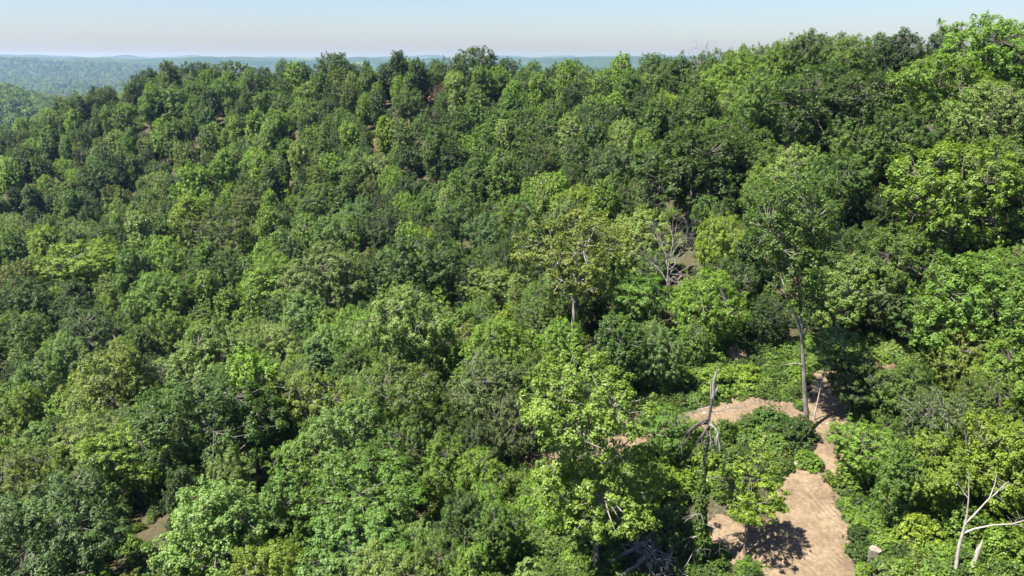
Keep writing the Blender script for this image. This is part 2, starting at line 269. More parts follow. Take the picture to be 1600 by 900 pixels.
(-16.3,52.8,1.63,5.6,'conic','deep','dark green cone-shaped young tree along the bottom edge, left'),
(-42.3,93.8,2.68,9.8,'open','deep','dark green thin-crowned tree in the near woods, left'),
(15.1,109.0,2.96,10.2,'open','pale','pale green thin-crowned tree midway up the slope, right of centre'),
(-23.5,96.2,2.70,9.1,'oak','jade','soft blue-green broad lumpy-crowned tree on the lower slope, left of centre'),
(3.6,55.1,1.64,4.7,'layered','fresh','fresh green flat-tiered tree along the bottom edge, centre'),
(-66.7,96.1,2.75,8.5,'open','jade','soft blue-green thin-crowned tree in the near woods, far left'),
(57.2,87.4,2.29,7.1,'round','fresh','fresh green round-crowned tree midway up the slope, far right'),
(10.3,141.9,3.72,9.9,'round','deep','dark green round-crowned tree midway up the slope, centre, rightmost'),
(-32.9,85.2,2.41,8.5,'oval','deep','dark green tall oval tree in the near woods, left'),
(-20.5,136.9,3.68,9.6,'round','jade','soft blue-green round-crowned tree on the lower slope, left of centre, rightmost'),
(-34.8,98.9,2.75,9.2,'oak','jade','soft blue-green broad lumpy-crowned tree in the near woods, left'),
(-36.7,105.9,2.93,9.3,'round','pale','pale green round-crowned tree on the lower slope, left, second from left'),
(-20.8,122.7,3.31,12.7,'oval','deep','dark green tall oval tree on the lower slope, left of centre'),
(-51.6,79.7,2.28,6.3,'round','mid','mid green round-crowned tree in the near woods, far left, leftmost'),
(32.6,105.2,2.74,8.7,'round','fresh','fresh green round-crowned tree midway up the slope, right of centre'),
(4.5,97.4,2.63,8.2,'fine','pale','pale green feathery tree on the lower slope, centre'),
(31.4,100.5,2.62,9.5,'oak','mid','mid green broad lumpy-crowned tree midway up the slope, right of centre, rightmost'),
(-22.5,68.6,1.95,8.7,'oak','deep','dark green broad lumpy-crowned tree in the near woods, left, rightmost'),
(9.8,106.4,2.81,10.9,'oak','mid','mid green broad lumpy-crowned tree on the lower slope, centre'),
(-29.1,136.9,3.65,8.9,'round','deep','dark green round-crowned tree on the lower slope, left of centre, leftmost'),
(-45.0,103.5,2.85,6.5,'layered','deep','dark green flat-tiered tree in the near woods, left'),
(26.3,128.6,3.28,10.3,'round','jade','soft blue-green round-crowned tree high on the far slope, right of centre'),
(38.4,128.2,3.20,8.8,'round','deep','dark green round-crowned tree high on the far slope, right of centre'),
(40.4,115.1,2.89,8.0,'oak','jade','soft blue-green broad lumpy-crowned tree high on the far slope, right'),
(14.6,159.6,4.00,12.3,'oak','deep','dark green broad lumpy-crowned tree high on the far slope, centre'),
(-6.0,154.0,3.92,15.5,'oval','mid','mid green tall oval tree midway up the slope, centre'),
(-39.9,78.3,2.18,7.5,'round','jade','soft blue-green round-crowned tree in the near woods, far left, rightmost'),
(19.4,121.1,3.09,9.8,'round','mid','mid green round-crowned tree midway up the slope, right of centre, leftmost'),
(30.6,58.8,1.64,5.7,'round','mid','mid green round-crowned tree in the near woods, right'),
(-66.5,150.5,3.92,15.5,'oval','fresh','fresh green tall oval tree on the lower slope, left, leftmost'),
(43.3,92.2,2.35,7.9,'oak','deep','dark green broad lumpy-crowned tree midway up the slope, right'),
(-8.2,162.5,4.05,10.4,'round','deep','dark green round-crowned tree midway up the slope, centre, leftmost'),
(-16.3,140.4,3.58,10.4,'round','lime','bright yellow-green round-crowned tree on the lower slope, left of centre'),
(-0.3,140.4,3.52,10.4,'fine','fresh','fresh green feathery tree midway up the slope, centre'),
(81.0,144.9,3.46,9.3,'layered','deep','dark green flat-tiered tree on the skyline at the high right'),
(-21.9,115.3,3.00,7.2,'round','deep','dark green round-crowned tree on the lower slope, left of centre, rightmost'),
(-51.0,139.5,3.56,14.9,'oval','mid','mid green tall oval tree on the lower slope, left'),
(-49.5,123.0,3.19,9.3,'conic','olive','olive cone-shaped young tree on the lower slope, left'),
(-17.1,80.7,2.15,5.6,'layered','mid','mid green flat-tiered tree in the near woods, left of centre'),
(-52.8,94.8,2.53,7.6,'open','mid','mid green thin-crowned tree in the near woods, far left'),
(-44.6,144.0,3.66,12.2,'oval','fresh','fresh green tall oval tree on the lower slope, left, rightmost'),
(-5.3,71.3,1.90,5.5,'layered','fresh','fresh green flat-tiered tree in the near woods, left of centre, rightmost'),
(-28.1,108.7,2.82,7.1,'conic','mid','mid green cone-shaped young tree on the lower slope, left of centre'),
(-13.3,71.6,1.90,7.9,'oval','fresh','fresh green tall oval tree in the near woods, left of centre'),
(-16.2,103.3,2.65,8.3,'open','mid','mid green thin-crowned tree on the lower slope, left of centre'),
(-68.3,114.0,2.95,9.4,'round','fresh','fresh green round-crowned tree on the lower slope, far left, rightmost'),
(35.3,66.0,1.73,6.4,'round','deep','dark green round-crowned tree in the near woods, far right'),
(-39.2,83.0,2.19,6.2,'fine','pale','pale green feathery tree in the near woods, left'),
(-13.5,95.3,2.44,8.2,'conic','jade','soft blue-green cone-shaped young tree on the lower slope, left of centre'),
(-54.6,77.9,2.09,6.4,'conic','deep','dark green cone-shaped young tree in the near woods, far left'),
(-1.8,121.6,3.02,9.8,'round','deep','dark green round-crowned tree on the lower slope, centre'),
(53.9,152.1,3.55,7.4,'layered','fresh','fresh green flat-tiered tree on the skyline at the high right'),
(-34.7,89.3,2.32,7.9,'round','fresh','fresh green round-crowned tree in the near woods, left, leftmost'),
(60.0,144.3,3.35,9.0,'conic','mid','mid green cone-shaped young tree on the skyline at the high right')]
WOOD=[
(11,79,2.0,6,0),(-37,169,4.1,12,5),(-13,106,2.6,10,1),(-10,111,2.7,9,5),(6,138,3.3,12,1),(-18,66,1.7,9,1),(-47,162,3.9,10,0),(-27,84,2.1,8,2),
(34,153,3.5,12,0),(-53,91,2.3,8,6),(-1,73,1.8,6,0),(18,155,3.6,13,2),(-45,73,1.9,10,1),(-57,142,3.4,12,1),(-62,124,3.0,11,0),(-42,122,3.0,11,5),
(-9,73,1.8,6,5),(-21,103,2.5,9,2),(-25,157,3.7,11,0),(-70,123,3.0,13,1),(-93,160,3.8,10,0),(4,144,3.3,10,2),(3,175,4.0,12,0),(-91,174,4.1,12,1),
(49,178,4.0,11,0),(-42,109,2.6,9,2),(52,108,2.4,8,3),(-39,115,2.8,8,2),(-81,172,4.0,16,1),(2,71,1.7,8,2),(26,86,2.0,11,1),(-35,76,1.9,9,1),
(7,164,3.7,12,0),(44,76,1.8,9,1),(-73,162,3.8,13,2),(51,91,2.1,8,1),(-62,113,2.7,6,4),(-28,78,1.9,6,0),(45,128,2.8,7,4),(17,95,2.2,7,6),
(31,185,4.0,15,1),(30,141,3.1,10,0),(6,94,2.2,7,2),(-39,140,3.2,15,1),(-64,166,3.8,12,0),(-2,150,3.3,16,1),(-10,129,2.9,10,0),(-27,130,3.0,9,0),
(54,182,3.9,11,2),(-8,187,4.0,16,1),(12,113,2.5,10,6),(-46,119,2.8,8,5),(13,165,3.6,10,0),(14,122,2.7,13,1),(-12,124,2.8,12,1),(1,126,2.8,10,2),
(-25,89,2.1,7,3),(-53,133,3.0,13,1),(20,150,3.2,10,3),(-17,132,2.9,15,1),(53,104,2.2,9,1),(3,160,3.4,14,1),(-15,128,2.8,11,6),(-10,94,2.1,10,1),
(1,100,2.2,7,2),(62,158,3.3,12,1),(15,182,3.8,12,2),(6,105,2.3,9,1),(51,163,3.4,9,0),(41,183,3.8,9,3),(-74,112,2.6,9,5),(-117,179,3.9,12,0),
(11,154,3.2,14,1),(17,170,3.5,11,2),(-39,88,2.0,8,2),(-6,92,2.1,8,1),(-57,137,3.0,12,1),(35,92,2.0,9,2),(-89,140,3.1,9,4),(20,145,3.0,11,0),
(-43,137,3.0,9,5),(-53,87,2.0,9,1),(-6,116,2.5,10,1),(35,115,2.4,9,1),(28,84,1.9,6,5),(73,143,2.9,8,3),(26,104,2.2,9,2),(14,75,1.7,7,3),
(46,108,2.2,8,6),(-37,120,2.7,10,1),(-17,165,3.5,11,5),(-12,169,3.5,14,1),(-4,127,2.8,8,0),(8,131,2.8,14,1),(-20,127,2.8,8,0),(20,186,3.8,12,0),
(41,195,4.0,13,1),(-64,136,3.0,9,0),(-26,81,1.8,7,0),(-23,107,2.4,9,0),(-77,143,3.1,8,5),(3,94,2.0,8,0),(-27,113,2.5,8,2),(-50,101,2.3,7,5),
(25,95,2.0,9,6),(-61,186,3.9,13,0),(-75,156,3.4,9,0),(-53,75,1.7,8,1),(18,75,1.7,6,0),(-31,82,1.8,10,1),(55,175,3.5,10,0),(9,74,1.6,7,5),
(32,169,3.4,13,2),(-26,100,2.2,7,0),(-13,204,4.1,15,1),(-26,144,3.1,8,0),(-40,154,3.2,15,1),(49,199,4.0,15,1),(-6,169,3.4,15,1),(61,113,2.2,6,0),
(-47,79,1.8,6,0),(20,161,3.2,12,1),(-77,186,3.9,10,5),(-58,108,2.4,8,2),(-88,187,3.9,11,5),(-40,160,3.3,11,6),(-76,180,3.7,13,2),(-43,179,3.7,16,1),
(49,192,3.8,12,2),(78,152,3.0,10,2),(-43,76,1.7,9,6),(-53,148,3.1,12,2),(-70,127,2.7,8,0),(-59,150,3.1,14,1),(-2,117,2.4,8,3),(-15,111,2.3,9,1),
(-20,75,1.6,6,3),(-113,184,3.8,12,1),(45,163,3.2,10,2),(-79,164,3.4,11,5),(46,118,2.3,8,2),(-40,147,3.0,11,6),(-87,168,3.4,12,2),(45,170,3.3,9,0),
(13,117,2.4,10,2),(24,153,3.0,11,1),(-57,204,4.0,14,1),(2,78,1.6,7,1),(-47,98,2.1,7,3),(-65,205,4.1,14,1),(-52,128,2.7,8,0),(63,151,2.9,7,4),
(-22,80,1.7,7,3),(-4,95,2.0,7,6),(-9,76,1.6,7,3),(-42,188,3.7,14,1),(4,150,2.9,11,2),(-55,154,3.1,12,1),(-70,105,2.2,9,2),(-62,86,1.8,9,1),
(-6,105,2.2,6,4),(-86,146,3.0,9,0),(-30,182,3.6,12,6),(28,208,3.9,13,2),(-47,109,2.3,6,4),(59,180,3.4,16,1),(-49,83,1.7,9,1),(10,95,1.9,6,0),
(-47,115,2.3,9,0),(-10,102,2.1,7,0),(-56,188,3.6,16,1),(34,86,1.7,8,2),(-77,137,2.7,10,2),(-17,120,2.4,9,1),(39,132,2.5,8,0),(70,160,3.0,9,6),
(16,128,2.4,10,0),(-83,141,2.8,10,3),(37,140,2.6,8,0),(13,137,2.6,9,5),(49,105,1.9,9,2),(-44,133,2.6,8,5),(-54,110,2.2,11,1),(-19,156,3.0,10,0),
(-114,172,3.3,12,1),(-65,192,3.7,9,5),(-67,131,2.6,8,5),(-59,168,3.2,12,1),(69,121,2.2,6,4),(-115,197,3.8,10,0),(-94,140,2.8,10,6),(-47,127,2.5,11,1),
(14,200,3.6,15,1),(91,144,2.6,9,3),(11,205,3.8,10,2),(-33,133,2.6,8,5),(-12,88,1.8,7,0),(-54,120,2.4,8,0),(33,137,2.5,9,0),(6,114,2.2,7,2),
(27,167,3.0,12,1),(-101,173,3.3,12,2),(-42,101,2.0,6,0),(16,140,2.6,8,0),(34,207,3.8,10,0),(-39,208,3.8,9,3),(29,88,1.7,5,4),(27,101,1.9,9,1),
(57,115,2.0,7,2),(-100,163,3.1,10,0),(-5,102,2.0,6,0),(-54,101,2.0,8,1),(32,94,1.8,7,2),(1,105,2.0,8,1),(-71,181,3.4,14,1),(24,182,3.2,16,1),
(-89,222,4.1,16,1),(-79,125,2.4,9,3),(8,98,1.9,6,0),(48,158,2.8,10,0),(-18,94,1.8,6,3),(-84,123,2.4,11,1),(-87,130,2.5,8,0),(-56,83,1.7,7,5),
(49,120,2.1,6,0),(40,90,1.7,6,4),(87,141,2.5,10,1),(-9,86,1.7,7,6),(-51,167,3.1,14,1),(-92,193,3.6,10,3),(-60,154,2.9,8,0),(-29,105,2.0,7,2),
(-33,155,2.9,10,0),(-107,169,3.1,15,1),(-9,175,3.1,11,1),(25,176,3.1,11,2),(-63,94,1.8,5,3),(69,133,2.3,6,4),(-66,171,3.1,10,0),(-50,157,2.9,10,0),
(34,134,2.3,9,6),(-67,187,3.4,9,3),(22,136,2.4,11,1),(-105,211,3.8,13,1),(25,196,3.4,13,1),(-31,176,3.2,10,6),(-83,131,2.5,8,0),(-114,213,3.8,12,2),
(-100,186,3.4,9,0),(-1,91,1.7,6,0),(-34,109,2.1,8,1),(8,159,2.8,8,0),(-12,91,1.7,7,0),(-50,105,2.0,8,3),(62,97,1.7,7,6),(54,147,2.5,9,6),
(-81,181,3.3,12,1),(3,122,2.2,10,1),(-9,90,1.7,9,1),(-22,133,2.4,10,2),(-102,158,2.9,9,0),(35,189,3.2,13,6),(35,97,1.7,8,2),(0,195,3.3,13,1),
(-4,99,1.8,8,6),(-146,232,4.1,15,1),(-50,146,2.6,11,1),(22,208,3.5,12,0),(-67,160,2.9,10,6),(-2,172,3.0,13,1),(59,96,1.6,8,1),(64,169,2.9,11,2),
(-40,194,3.4,12,2),(42,139,2.3,9,0),(57,160,2.7,12,1),(41,201,3.4,16,1),(-1,189,3.2,12,2),(-22,187,3.2,9,5),(45,209,3.5,13,1),(-23,180,3.1,12,1),
(-64,145,2.6,10,2),(-4,231,3.9,10,0),(-9,194,3.3,7,4),(-37,112,2.0,9,2),(-140,215,3.7,12,0),(1,97,1.7,8,1),(25,229,3.8,16,1),(-142,228,3.9,16,1),
(-8,213,3.5,10,0),(-15,89,1.6,7,0),(-4,217,3.6,12,2),(-62,140,2.5,14,1),(51,169,2.8,8,0),(-10,229,3.8,9,4),(55,167,2.7,13,1),(-75,116,2.1,8,0),
(6,134,2.3,13,1),(-33,143,2.5,8,0),(-10,237,3.9,10,4),(3,116,2.0,6,3),(-46,218,3.6,10,2),(-50,242,4.0,13,1),(-34,192,3.2,10,2),(-42,164,2.8,11,5),
(-121,218,3.7,13,1),(13,99,1.7,9,1),(-73,222,3.7,11,0),(-96,165,2.8,12,1),(-74,139,2.4,8,0),(-88,164,2.8,12,6),(25,161,2.6,11,2),(-26,174,2.9,12,2),
(-67,104,1.9,6,5),(6,190,3.1,15,1),(-96,219,3.6,12,0),(18,216,3.5,12,6),(-49,192,3.2,10,3),(-31,91,1.6,7,2),(-20,200,3.2,10,0),(-4,147,2.5,8,0),
(-63,91,1.6,8,2),(-48,197,3.2,11,0),(-78,150,2.6,9,0),(28,137,2.2,13,1),(-129,195,3.3,11,6),(75,147,2.3,8,2),(-57,101,1.8,8,2),(-17,148,2.5,9,0),
(-60,173,2.9,9,2),(-12,138,2.3,11,2),(-49,229,3.6,13,6),(-42,117,2.0,7,5),(29,158,2.5,9,6),(3,213,3.4,12,1),(-61,178,2.9,9,0),(-19,109,1.8,9,6),
(-22,163,2.7,10,2),(-69,107,1.9,9,2),(-58,104,1.8,7,6),(-54,175,2.9,9,0),(45,175,2.8,8,4),(-105,245,3.9,16,1),(-83,118,2.0,9,2),(-126,210,3.4,15,1),
(-54,171,2.8,10,3),(20,174,2.7,8,0),(-69,138,2.3,7,5),(-42,113,1.9,7,2),(-83,206,3.3,12,1),(-49,135,2.3,8,0),(13,104,1.7,8,1),(-55,104,1.8,7,5),
(40,219,3.4,12,2),(-63,106,1.8,5,4),(-64,103,1.8,8,1),(-67,256,4.0,16,1),(-90,144,2.4,9,0),(49,187,2.9,12,1),(-30,241,3.7,13,1),(-101,202,3.3,11,6),
(-87,232,3.6,16,1),(17,193,3.0,13,6),(12,219,3.4,14,1),(-121,200,3.2,12,1),(59,149,2.3,8,0),(-142,237,3.7,16,1),(-62,99,1.7,6,3),(-37,102,1.7,7,1),
(9,215,3.3,12,6),(57,107,1.6,8,2),(60,154,2.3,8,5),(26,145,2.2,9,0),(11,227,3.4,10,0),(-54,165,2.6,9,2),(-16,255,3.8,14,6),(-45,156,2.5,9,3),
(-142,269,4.1,16,1),(-36,242,3.7,9,5),(40,175,2.6,10,1),(-14,189,2.9,12,1),(-90,179,2.8,11,0),(65,162,2.4,11,1),(-36,179,2.8,11,1),(-15,218,3.3,11,0),
(-141,248,3.8,16,1),(-73,108,1.8,5,0),(66,110,1.6,7,2),(24,221,3.3,13,1),(-126,201,3.1,10,2),(-67,220,3.3,11,2),(33,148,2.2,8,3),(-118,268,4.0,13,0),
(-8,249,3.7,15,1),(-9,151,2.3,9,2),(22,168,2.5,10,1),(-121,249,3.8,12,1),(16,232,3.4,13,1),(-97,177,2.8,12,1),(-47,150,2.4,9,0),(-105,273,4.0,13,1),
(48,204,3.0,11,2),(-39,223,3.3,9,0),(66,156,2.3,7,5),(-72,229,3.4,15,1),(32,223,3.3,11,2),(-94,188,2.9,10,3),(-55,239,3.5,15,1),(-117,208,3.2,12,1),
(-55,180,2.7,13,1),(55,118,1.7,8,2),(-71,101,1.6,7,6),(-50,175,2.7,11,2),(29,173,2.5,10,1),(16,114,1.8,7,1),(-7,113,1.7,9,1),(48,173,2.5,11,2),
(22,234,3.4,12,1),(-61,210,3.1,9,2),(-120,237,3.5,14,1),(-110,164,2.5,10,6),(-127,251,3.7,9,0),(56,188,2.7,8,0),(-24,120,1.9,8,2),(-85,267,3.8,16,1),
(-132,238,3.5,10,0),(-58,117,1.8,9,1),(-3,211,3.0,11,1),(20,180,2.6,9,5),(58,118,1.7,7,1),(-85,192,2.9,12,2),(-123,194,2.9,9,0),(-66,239,3.5,12,2),
(32,113,1.7,7,1),(-27,216,3.1,14,1),(-35,214,3.1,13,1),(-22,194,2.8,12,6),(-48,179,2.7,8,5),(-108,183,2.7,14,1),(51,116,1.7,7,6),(-18,243,3.4,11,2),
(-112,229,3.4,15,1),(-122,255,3.7,16,1),(-78,231,3.3,15,1),(0,165,2.4,8,0),(7,200,2.8,9,5),(-70,199,2.9,9,0),(-27,196,2.8,12,1),(-83,167,2.5,8,0),
(-11,157,2.3,13,1),(18,164,2.4,9,0),(-59,114,1.8,8,0),(-3,107,1.6,6,5),(-128,282,4.0,15,2),(-72,119,1.8,6,0),(11,240,3.4,15,1),(-148,250,3.6,12,2),
(-52,233,3.3,8,3),(17,226,3.1,14,1),(-164,259,3.7,12,1),(-3,240,3.3,10,2),(-13,153,2.2,12,1),(12,195,2.7,14,1),(-31,107,1.6,8,6),(28,200,2.8,9,0),
(-1,155,2.2,12,1),(-50,111,1.7,5,5),(-23,252,3.5,14,1),(-101,149,2.2,12,1),(-159,259,3.6,13,2),(-10,259,3.6,13,1),(-69,209,3.0,9,0),(-165,254,3.6,12,0),
(-47,209,2.9,12,1),(-47,201,2.8,12,1),(-61,256,3.5,10,5),(-21,112,1.7,7,2),(36,170,2.3,11,2),(-104,285,3.9,14,2),(-65,156,2.3,9,0),(-149,279,3.8,14,6),
(-44,283,3.8,14,1),(-77,294,4.0,10,4),(-16,229,3.1,9,0),(15,189,2.6,11,2),(-52,214,2.9,10,6),(-59,276,3.7,11,6),(-122,296,4.0,16,1),(-74,169,2.4,10,5),
(-108,252,3.5,9,5),(-136,233,3.2,14,1),(-103,216,3.0,8,4),(-29,170,2.4,9,3),(-125,187,2.7,14,1),(-51,255,3.4,13,2),(-106,162,2.3,8,5),(39,210,2.8,11,1),
(-154,283,3.9,10,0),(-84,201,2.8,12,1),(-107,201,2.8,11,2),(4,227,3.0,12,1),(-73,240,3.3,9,5),(-88,208,2.9,13,1),(-88,295,4.0,16,1),(-45,169,2.4,10,2),
(-17,184,2.5,9,0),(-132,253,3.4,13,2),(-158,299,4.0,15,6),(-60,234,3.2,10,0),(4,252,3.4,13,6),(-154,271,3.7,14,2),(-125,306,4.1,15,2),(-4,183,2.5,12,1),
(-36,234,3.1,13,1),(-53,280,3.7,16,1),(-25,166,2.3,11,6),(5,182,2.4,9,5),(-96,210,2.9,11,0),(-174,305,4.1,14,1),(-17,209,2.8,9,0),(-146,223,3.1,9,5),
(30,213,2.8,8,0),(-83,272,3.6,10,2),(-154,252,3.4,10,6),(-136,219,3.0,11,1),(-136,301,4.0,11,0),(-25,170,2.3,12,1),(-4,166,2.2,11,1),(-30,221,2.9,12,1),
(23,202,2.6,10,0),(-9,243,3.2,10,0),(-60,241,3.1,12,1),(-92,166,2.3,9,0),(-103,279,3.6,15,1),(-31,261,3.4,9,3),(37,180,2.4,9,0),(-46,257,3.3,9,0),
(-36,175,2.4,12,1),(19,197,2.6,10,0),(-81,192,2.6,10,0),(-116,243,3.2,13,1),(-110,303,3.9,16,1),(-81,217,2.9,13,1),(-49,171,2.3,10,0),(-82,212,2.8,13,1),
(-87,214,2.9,9,5),(-60,196,2.6,10,1),(29,193,2.5,8,0),(-125,222,3.0,11,6),(-36,249,3.2,12,1),(-138,280,3.6,14,2),(-112,314,4.0,11,2),(-66,178,2.4,8,6),
(-69,281,3.6,15,1),(-124,242,3.2,11,0),(-16,264,3.4,9,5),(-114,320,4.1,15,1),(8,173,2.2,10,1),(-130,245,3.2,10,6),(-121,182,2.5,8,0),(-96,235,3.1,13,1),
(-119,231,3.0,14,1),(-73,213,2.8,12,1),(-108,194,2.6,10,6),(-38,271,3.4,12,6),(-4,176,2.3,13,1),(-52,286,3.6,12,2),(60,174,2.2,8,2),(-158,319,4.1,10,0),
(-50,221,2.8,13,1),(8,181,2.3,10,1),(13,177,2.2,7,3),(-183,280,3.6,12,2),(-65,267,3.4,8,4),(-196,315,4.0,12,5),(-88,241,3.1,12,1),(-66,198,2.6,12,6),
(-98,181,2.4,11,1),(-105,165,2.2,8,3),(-29,205,2.6,12,6),(-50,183,2.4,9,0),(34,219,2.7,14,1),(-108,219,2.8,8,5),(-180,304,3.8,9,3),(-49,188,2.4,13,1),
(-61,222,2.8,13,1),(-103,301,3.7,13,1),(-16,194,2.4,10,5),(-175,274,3.5,9,0),(-112,289,3.6,12,6),(-127,258,3.2,15,1),(-16,214,2.7,10,0),(-44,205,2.6,11,1),
(-87,281,3.5,12,0),(-107,187,2.4,9,6),(-96,261,3.2,15,1),(-153,266,3.3,12,0),(31,204,2.5,13,1),(-155,239,3.0,10,5),(-91,214,2.7,11,1),(-190,312,3.9,8,4),
(-125,230,2.9,11,0),(2,187,2.3,12,1),(-179,321,4.0,11,5),(-94,198,2.5,11,1),(-102,225,2.8,10,6),(20,239,2.9,11,1),(-201,312,3.9,14,2),(-58,229,2.8,10,3),
(-104,309,3.8,12,2),(-120,187,2.4,9,6),(-152,301,3.7,15,1),(-44,223,2.7,14,1),(45,189,2.3,9,3),(-26,256,3.1,9,0),(3,208,2.5,11,6),(-92,207,2.6,11,6),
(-92,183,2.3,13,1),(-42,213,2.6,10,3),(22,215,2.6,10,1),(-140,313,3.8,13,2),(-1,235,2.8,10,0),(-127,276,3.3,14,1),(-39,217,2.6,11,1),(-100,229,2.8,11,6),
(-133,229,2.8,10,0),(-65,274,3.3,11,2),(-79,269,3.2,11,2),(4,232,2.8,9,6),(-135,211,2.6,7,3),(-99,254,3.0,15,1),(-68,234,2.8,8,0),(-103,232,2.8,11,2),
(-147,272,3.2,10,0),(-122,262,3.1,13,1),(-46,248,2.9,9,5),(-82,297,3.5,9,4),(-131,208,2.6,8,0),(-69,273,3.2,15,1),(-69,251,2.9,13,1),(-51,265,3.1,8,0),
(-99,248,2.9,13,1),(-93,230,2.8,10,2),(-73,187,2.3,10,1),(-59,247,2.9,8,0),(-67,224,2.7,12,1),(-5,255,3.0,10,3),(-117,308,3.6,14,1),(-82,188,2.3,13,1),
(25,239,2.8,8,3),(-27,272,3.2,12,1),(-129,204,2.5,8,0),(-130,216,2.6,13,1),(-83,238,2.8,10,0),(-72,290,3.4,14,1),(-106,315,3.7,12,0),(-125,216,2.6,10,1),
(-126,268,3.1,11,1),(-184,293,3.5,10,2),(33,196,2.3,11,2),(-98,199,2.4,10,2),(-173,320,3.7,11,5),(-5,193,2.3,8,0),(-27,186,2.2,10,2),(-1,203,2.3,9,0),
(-108,293,3.4,8,4),(-168,290,3.4,10,0),(-62,286,3.3,16,1),(-118,279,3.2,11,0),(-109,208,2.5,11,2),(4,197,2.3,9,5),(-52,207,2.4,11,6),(-175,292,3.4,13,1),
(-81,244,2.8,10,6),(14,236,2.7,9,2),(-25,201,2.3,7,5),(-141,263,3.0,14,1),(-9,199,2.3,12,1),(-110,268,3.0,13,1),(-99,307,3.5,13,6),(-126,321,3.6,12,5),
(-110,276,3.1,11,6),(-44,229,2.6,11,1),(37,216,2.4,9,5),(-78,223,2.6,7,0),(-156,247,2.8,9,0),(0,244,2.7,10,2),(-16,238,2.7,8,5),(-42,249,2.8,10,1),
(-105,191,2.2,10,6),(-57,199,2.3,11,1),(3,202,2.3,8,6),(-163,282,3.2,10,0),(-119,301,3.4,9,4),(-195,327,3.7,10,0),(-160,273,3.1,9,2),(-96,240,2.7,10,3),
(-105,197,2.3,8,0),(18,243,2.7,10,6),(-36,198,2.2,11,1),(-30,266,2.9,13,6),(-115,275,3.0,13,1),(-88,257,2.9,11,1),(-156,305,3.4,13,2),(-89,196,2.2,12,1),
(-78,219,2.5,11,1),(31,228,2.5,10,2),(9,249,2.7,13,6),(-80,277,3.0,10,2),(-117,191,2.2,9,5),(-96,204,2.3,11,1),(27,225,2.5,9,2),(-157,278,3.1,13,1),
(-196,321,3.6,9,0),(26,212,2.3,8,5),(-35,260,2.8,11,5),(-60,265,2.9,11,1),(-67,287,3.1,12,2),(-48,272,3.0,8,4),(-124,205,2.3,9,6),(30,233,2.5,10,6),
(-52,270,2.9,13,1),(-202,322,3.6,9,0),(-92,274,3.0,11,0),(-55,217,2.4,13,1),(-135,245,2.7,14,1),(-110,234,2.6,13,1),(7,208,2.2,9,3),(-134,271,2.9,11,5),
(-149,293,3.2,12,1),(-98,272,2.9,12,1),(-176,298,3.2,13,1),(-154,257,2.8,13,1),(-101,206,2.3,13,1),(-170,301,3.3,10,2),(-98,276,2.9,11,1),(-114,236,2.6,8,0),
(-142,220,2.4,8,0),(-204,317,3.4,15,1),(13,248,2.6,11,1),(-89,304,3.2,14,1),(-98,213,2.3,13,1),(17,210,2.2,13,1),(4,243,2.6,12,1),(-83,306,3.2,11,2),
(-140,289,3.0,9,0),(-66,214,2.3,8,5),(-42,241,2.5,8,0),(-169,265,2.8,13,1),(-130,223,2.4,9,3),(-125,286,3.0,12,1),(-72,277,2.9,13,1),(-113,251,2.6,9,0),
(-92,284,2.9,12,2),(-84,255,2.6,10,2),(-38,264,2.7,10,2),(-118,256,2.7,11,6),(-133,264,2.7,12,1),(-44,253,2.6,9,0),(-149,260,2.7,10,5),(-176,282,2.9,13,6),
(-65,293,3.0,13,1),(-70,217,2.3,10,1),(-123,317,3.2,11,1),(-28,226,2.3,8,0),(-138,240,2.5,9,2),(-33,274,2.8,13,1),(-83,227,2.4,9,5),(-74,235,2.4,10,1),
(-161,293,3.0,15,1),(-139,295,3.0,8,0),(-136,250,2.6,9,2),(-186,321,3.3,12,2),(-149,316,3.2,8,4),(-45,234,2.4,10,1),(-63,226,2.3,11,1),(-54,251,2.5,13,1),
(-95,303,3.0,10,6),(-26,248,2.5,9,6),(-209,328,3.4,15,1),(-47,267,2.7,14,1),(-166,269,2.7,11,2),(-160,264,2.7,10,2),(-17,225,2.2,9,1),(-59,281,2.8,14,1),
(-36,278,2.8,12,1),(-169,314,3.2,10,5),(-131,318,3.2,9,0),(11,233,2.3,11,2),(-129,303,3.0,12,1),(-138,255,2.6,11,6),(-175,314,3.2,13,1),(-108,239,2.4,11,2),
(-112,248,2.5,9,0),(-32,236,2.3,11,1),(-19,248,2.4,9,0),(-23,236,2.3,9,0),(-46,238,2.3,12,1),(-134,260,2.6,9,0),(-85,251,2.5,9,0),(-37,227,2.2,10,1),
(1,255,2.5,9,2),(-147,245,2.4,9,2),(-95,255,2.5,10,1),(-163,250,2.5,11,1),(-166,306,3.0,13,2),(-24,261,2.5,10,2),(-117,289,2.8,10,5),(7,234,2.3,12,1),
(-93,310,3.0,10,2),(-97,283,2.7,14,1),(-21,239,2.3,12,1),(-127,234,2.3,11,2),(-145,255,2.5,10,1),(-107,223,2.2,8,5),(-54,247,2.4,8,0),(-116,248,2.4,13,1),
(-30,246,2.3,8,6),(-195,306,3.0,12,1),(-87,309,2.9,11,5),(-1,250,2.4,13,1),(-102,236,2.3,8,0),(-63,279,2.6,13,1),(2,248,2.3,10,1),(-120,275,2.6,14,1),
(-149,307,2.9,14,1),(-63,243,2.3,11,1),(-123,279,2.6,10,0),(-94,250,2.4,9,0),(-163,317,3.0,15,1),(-168,280,2.6,12,1),(-165,295,2.8,8,5),(-122,291,2.7,12,1),
(-146,237,2.3,8,0),(-74,286,2.6,12,1),(-24,243,2.2,10,2),(-174,269,2.5,12,1),(-133,275,2.5,10,2),(-137,267,2.5,8,4),(-69,264,2.4,10,6),(-61,251,2.3,9,2),
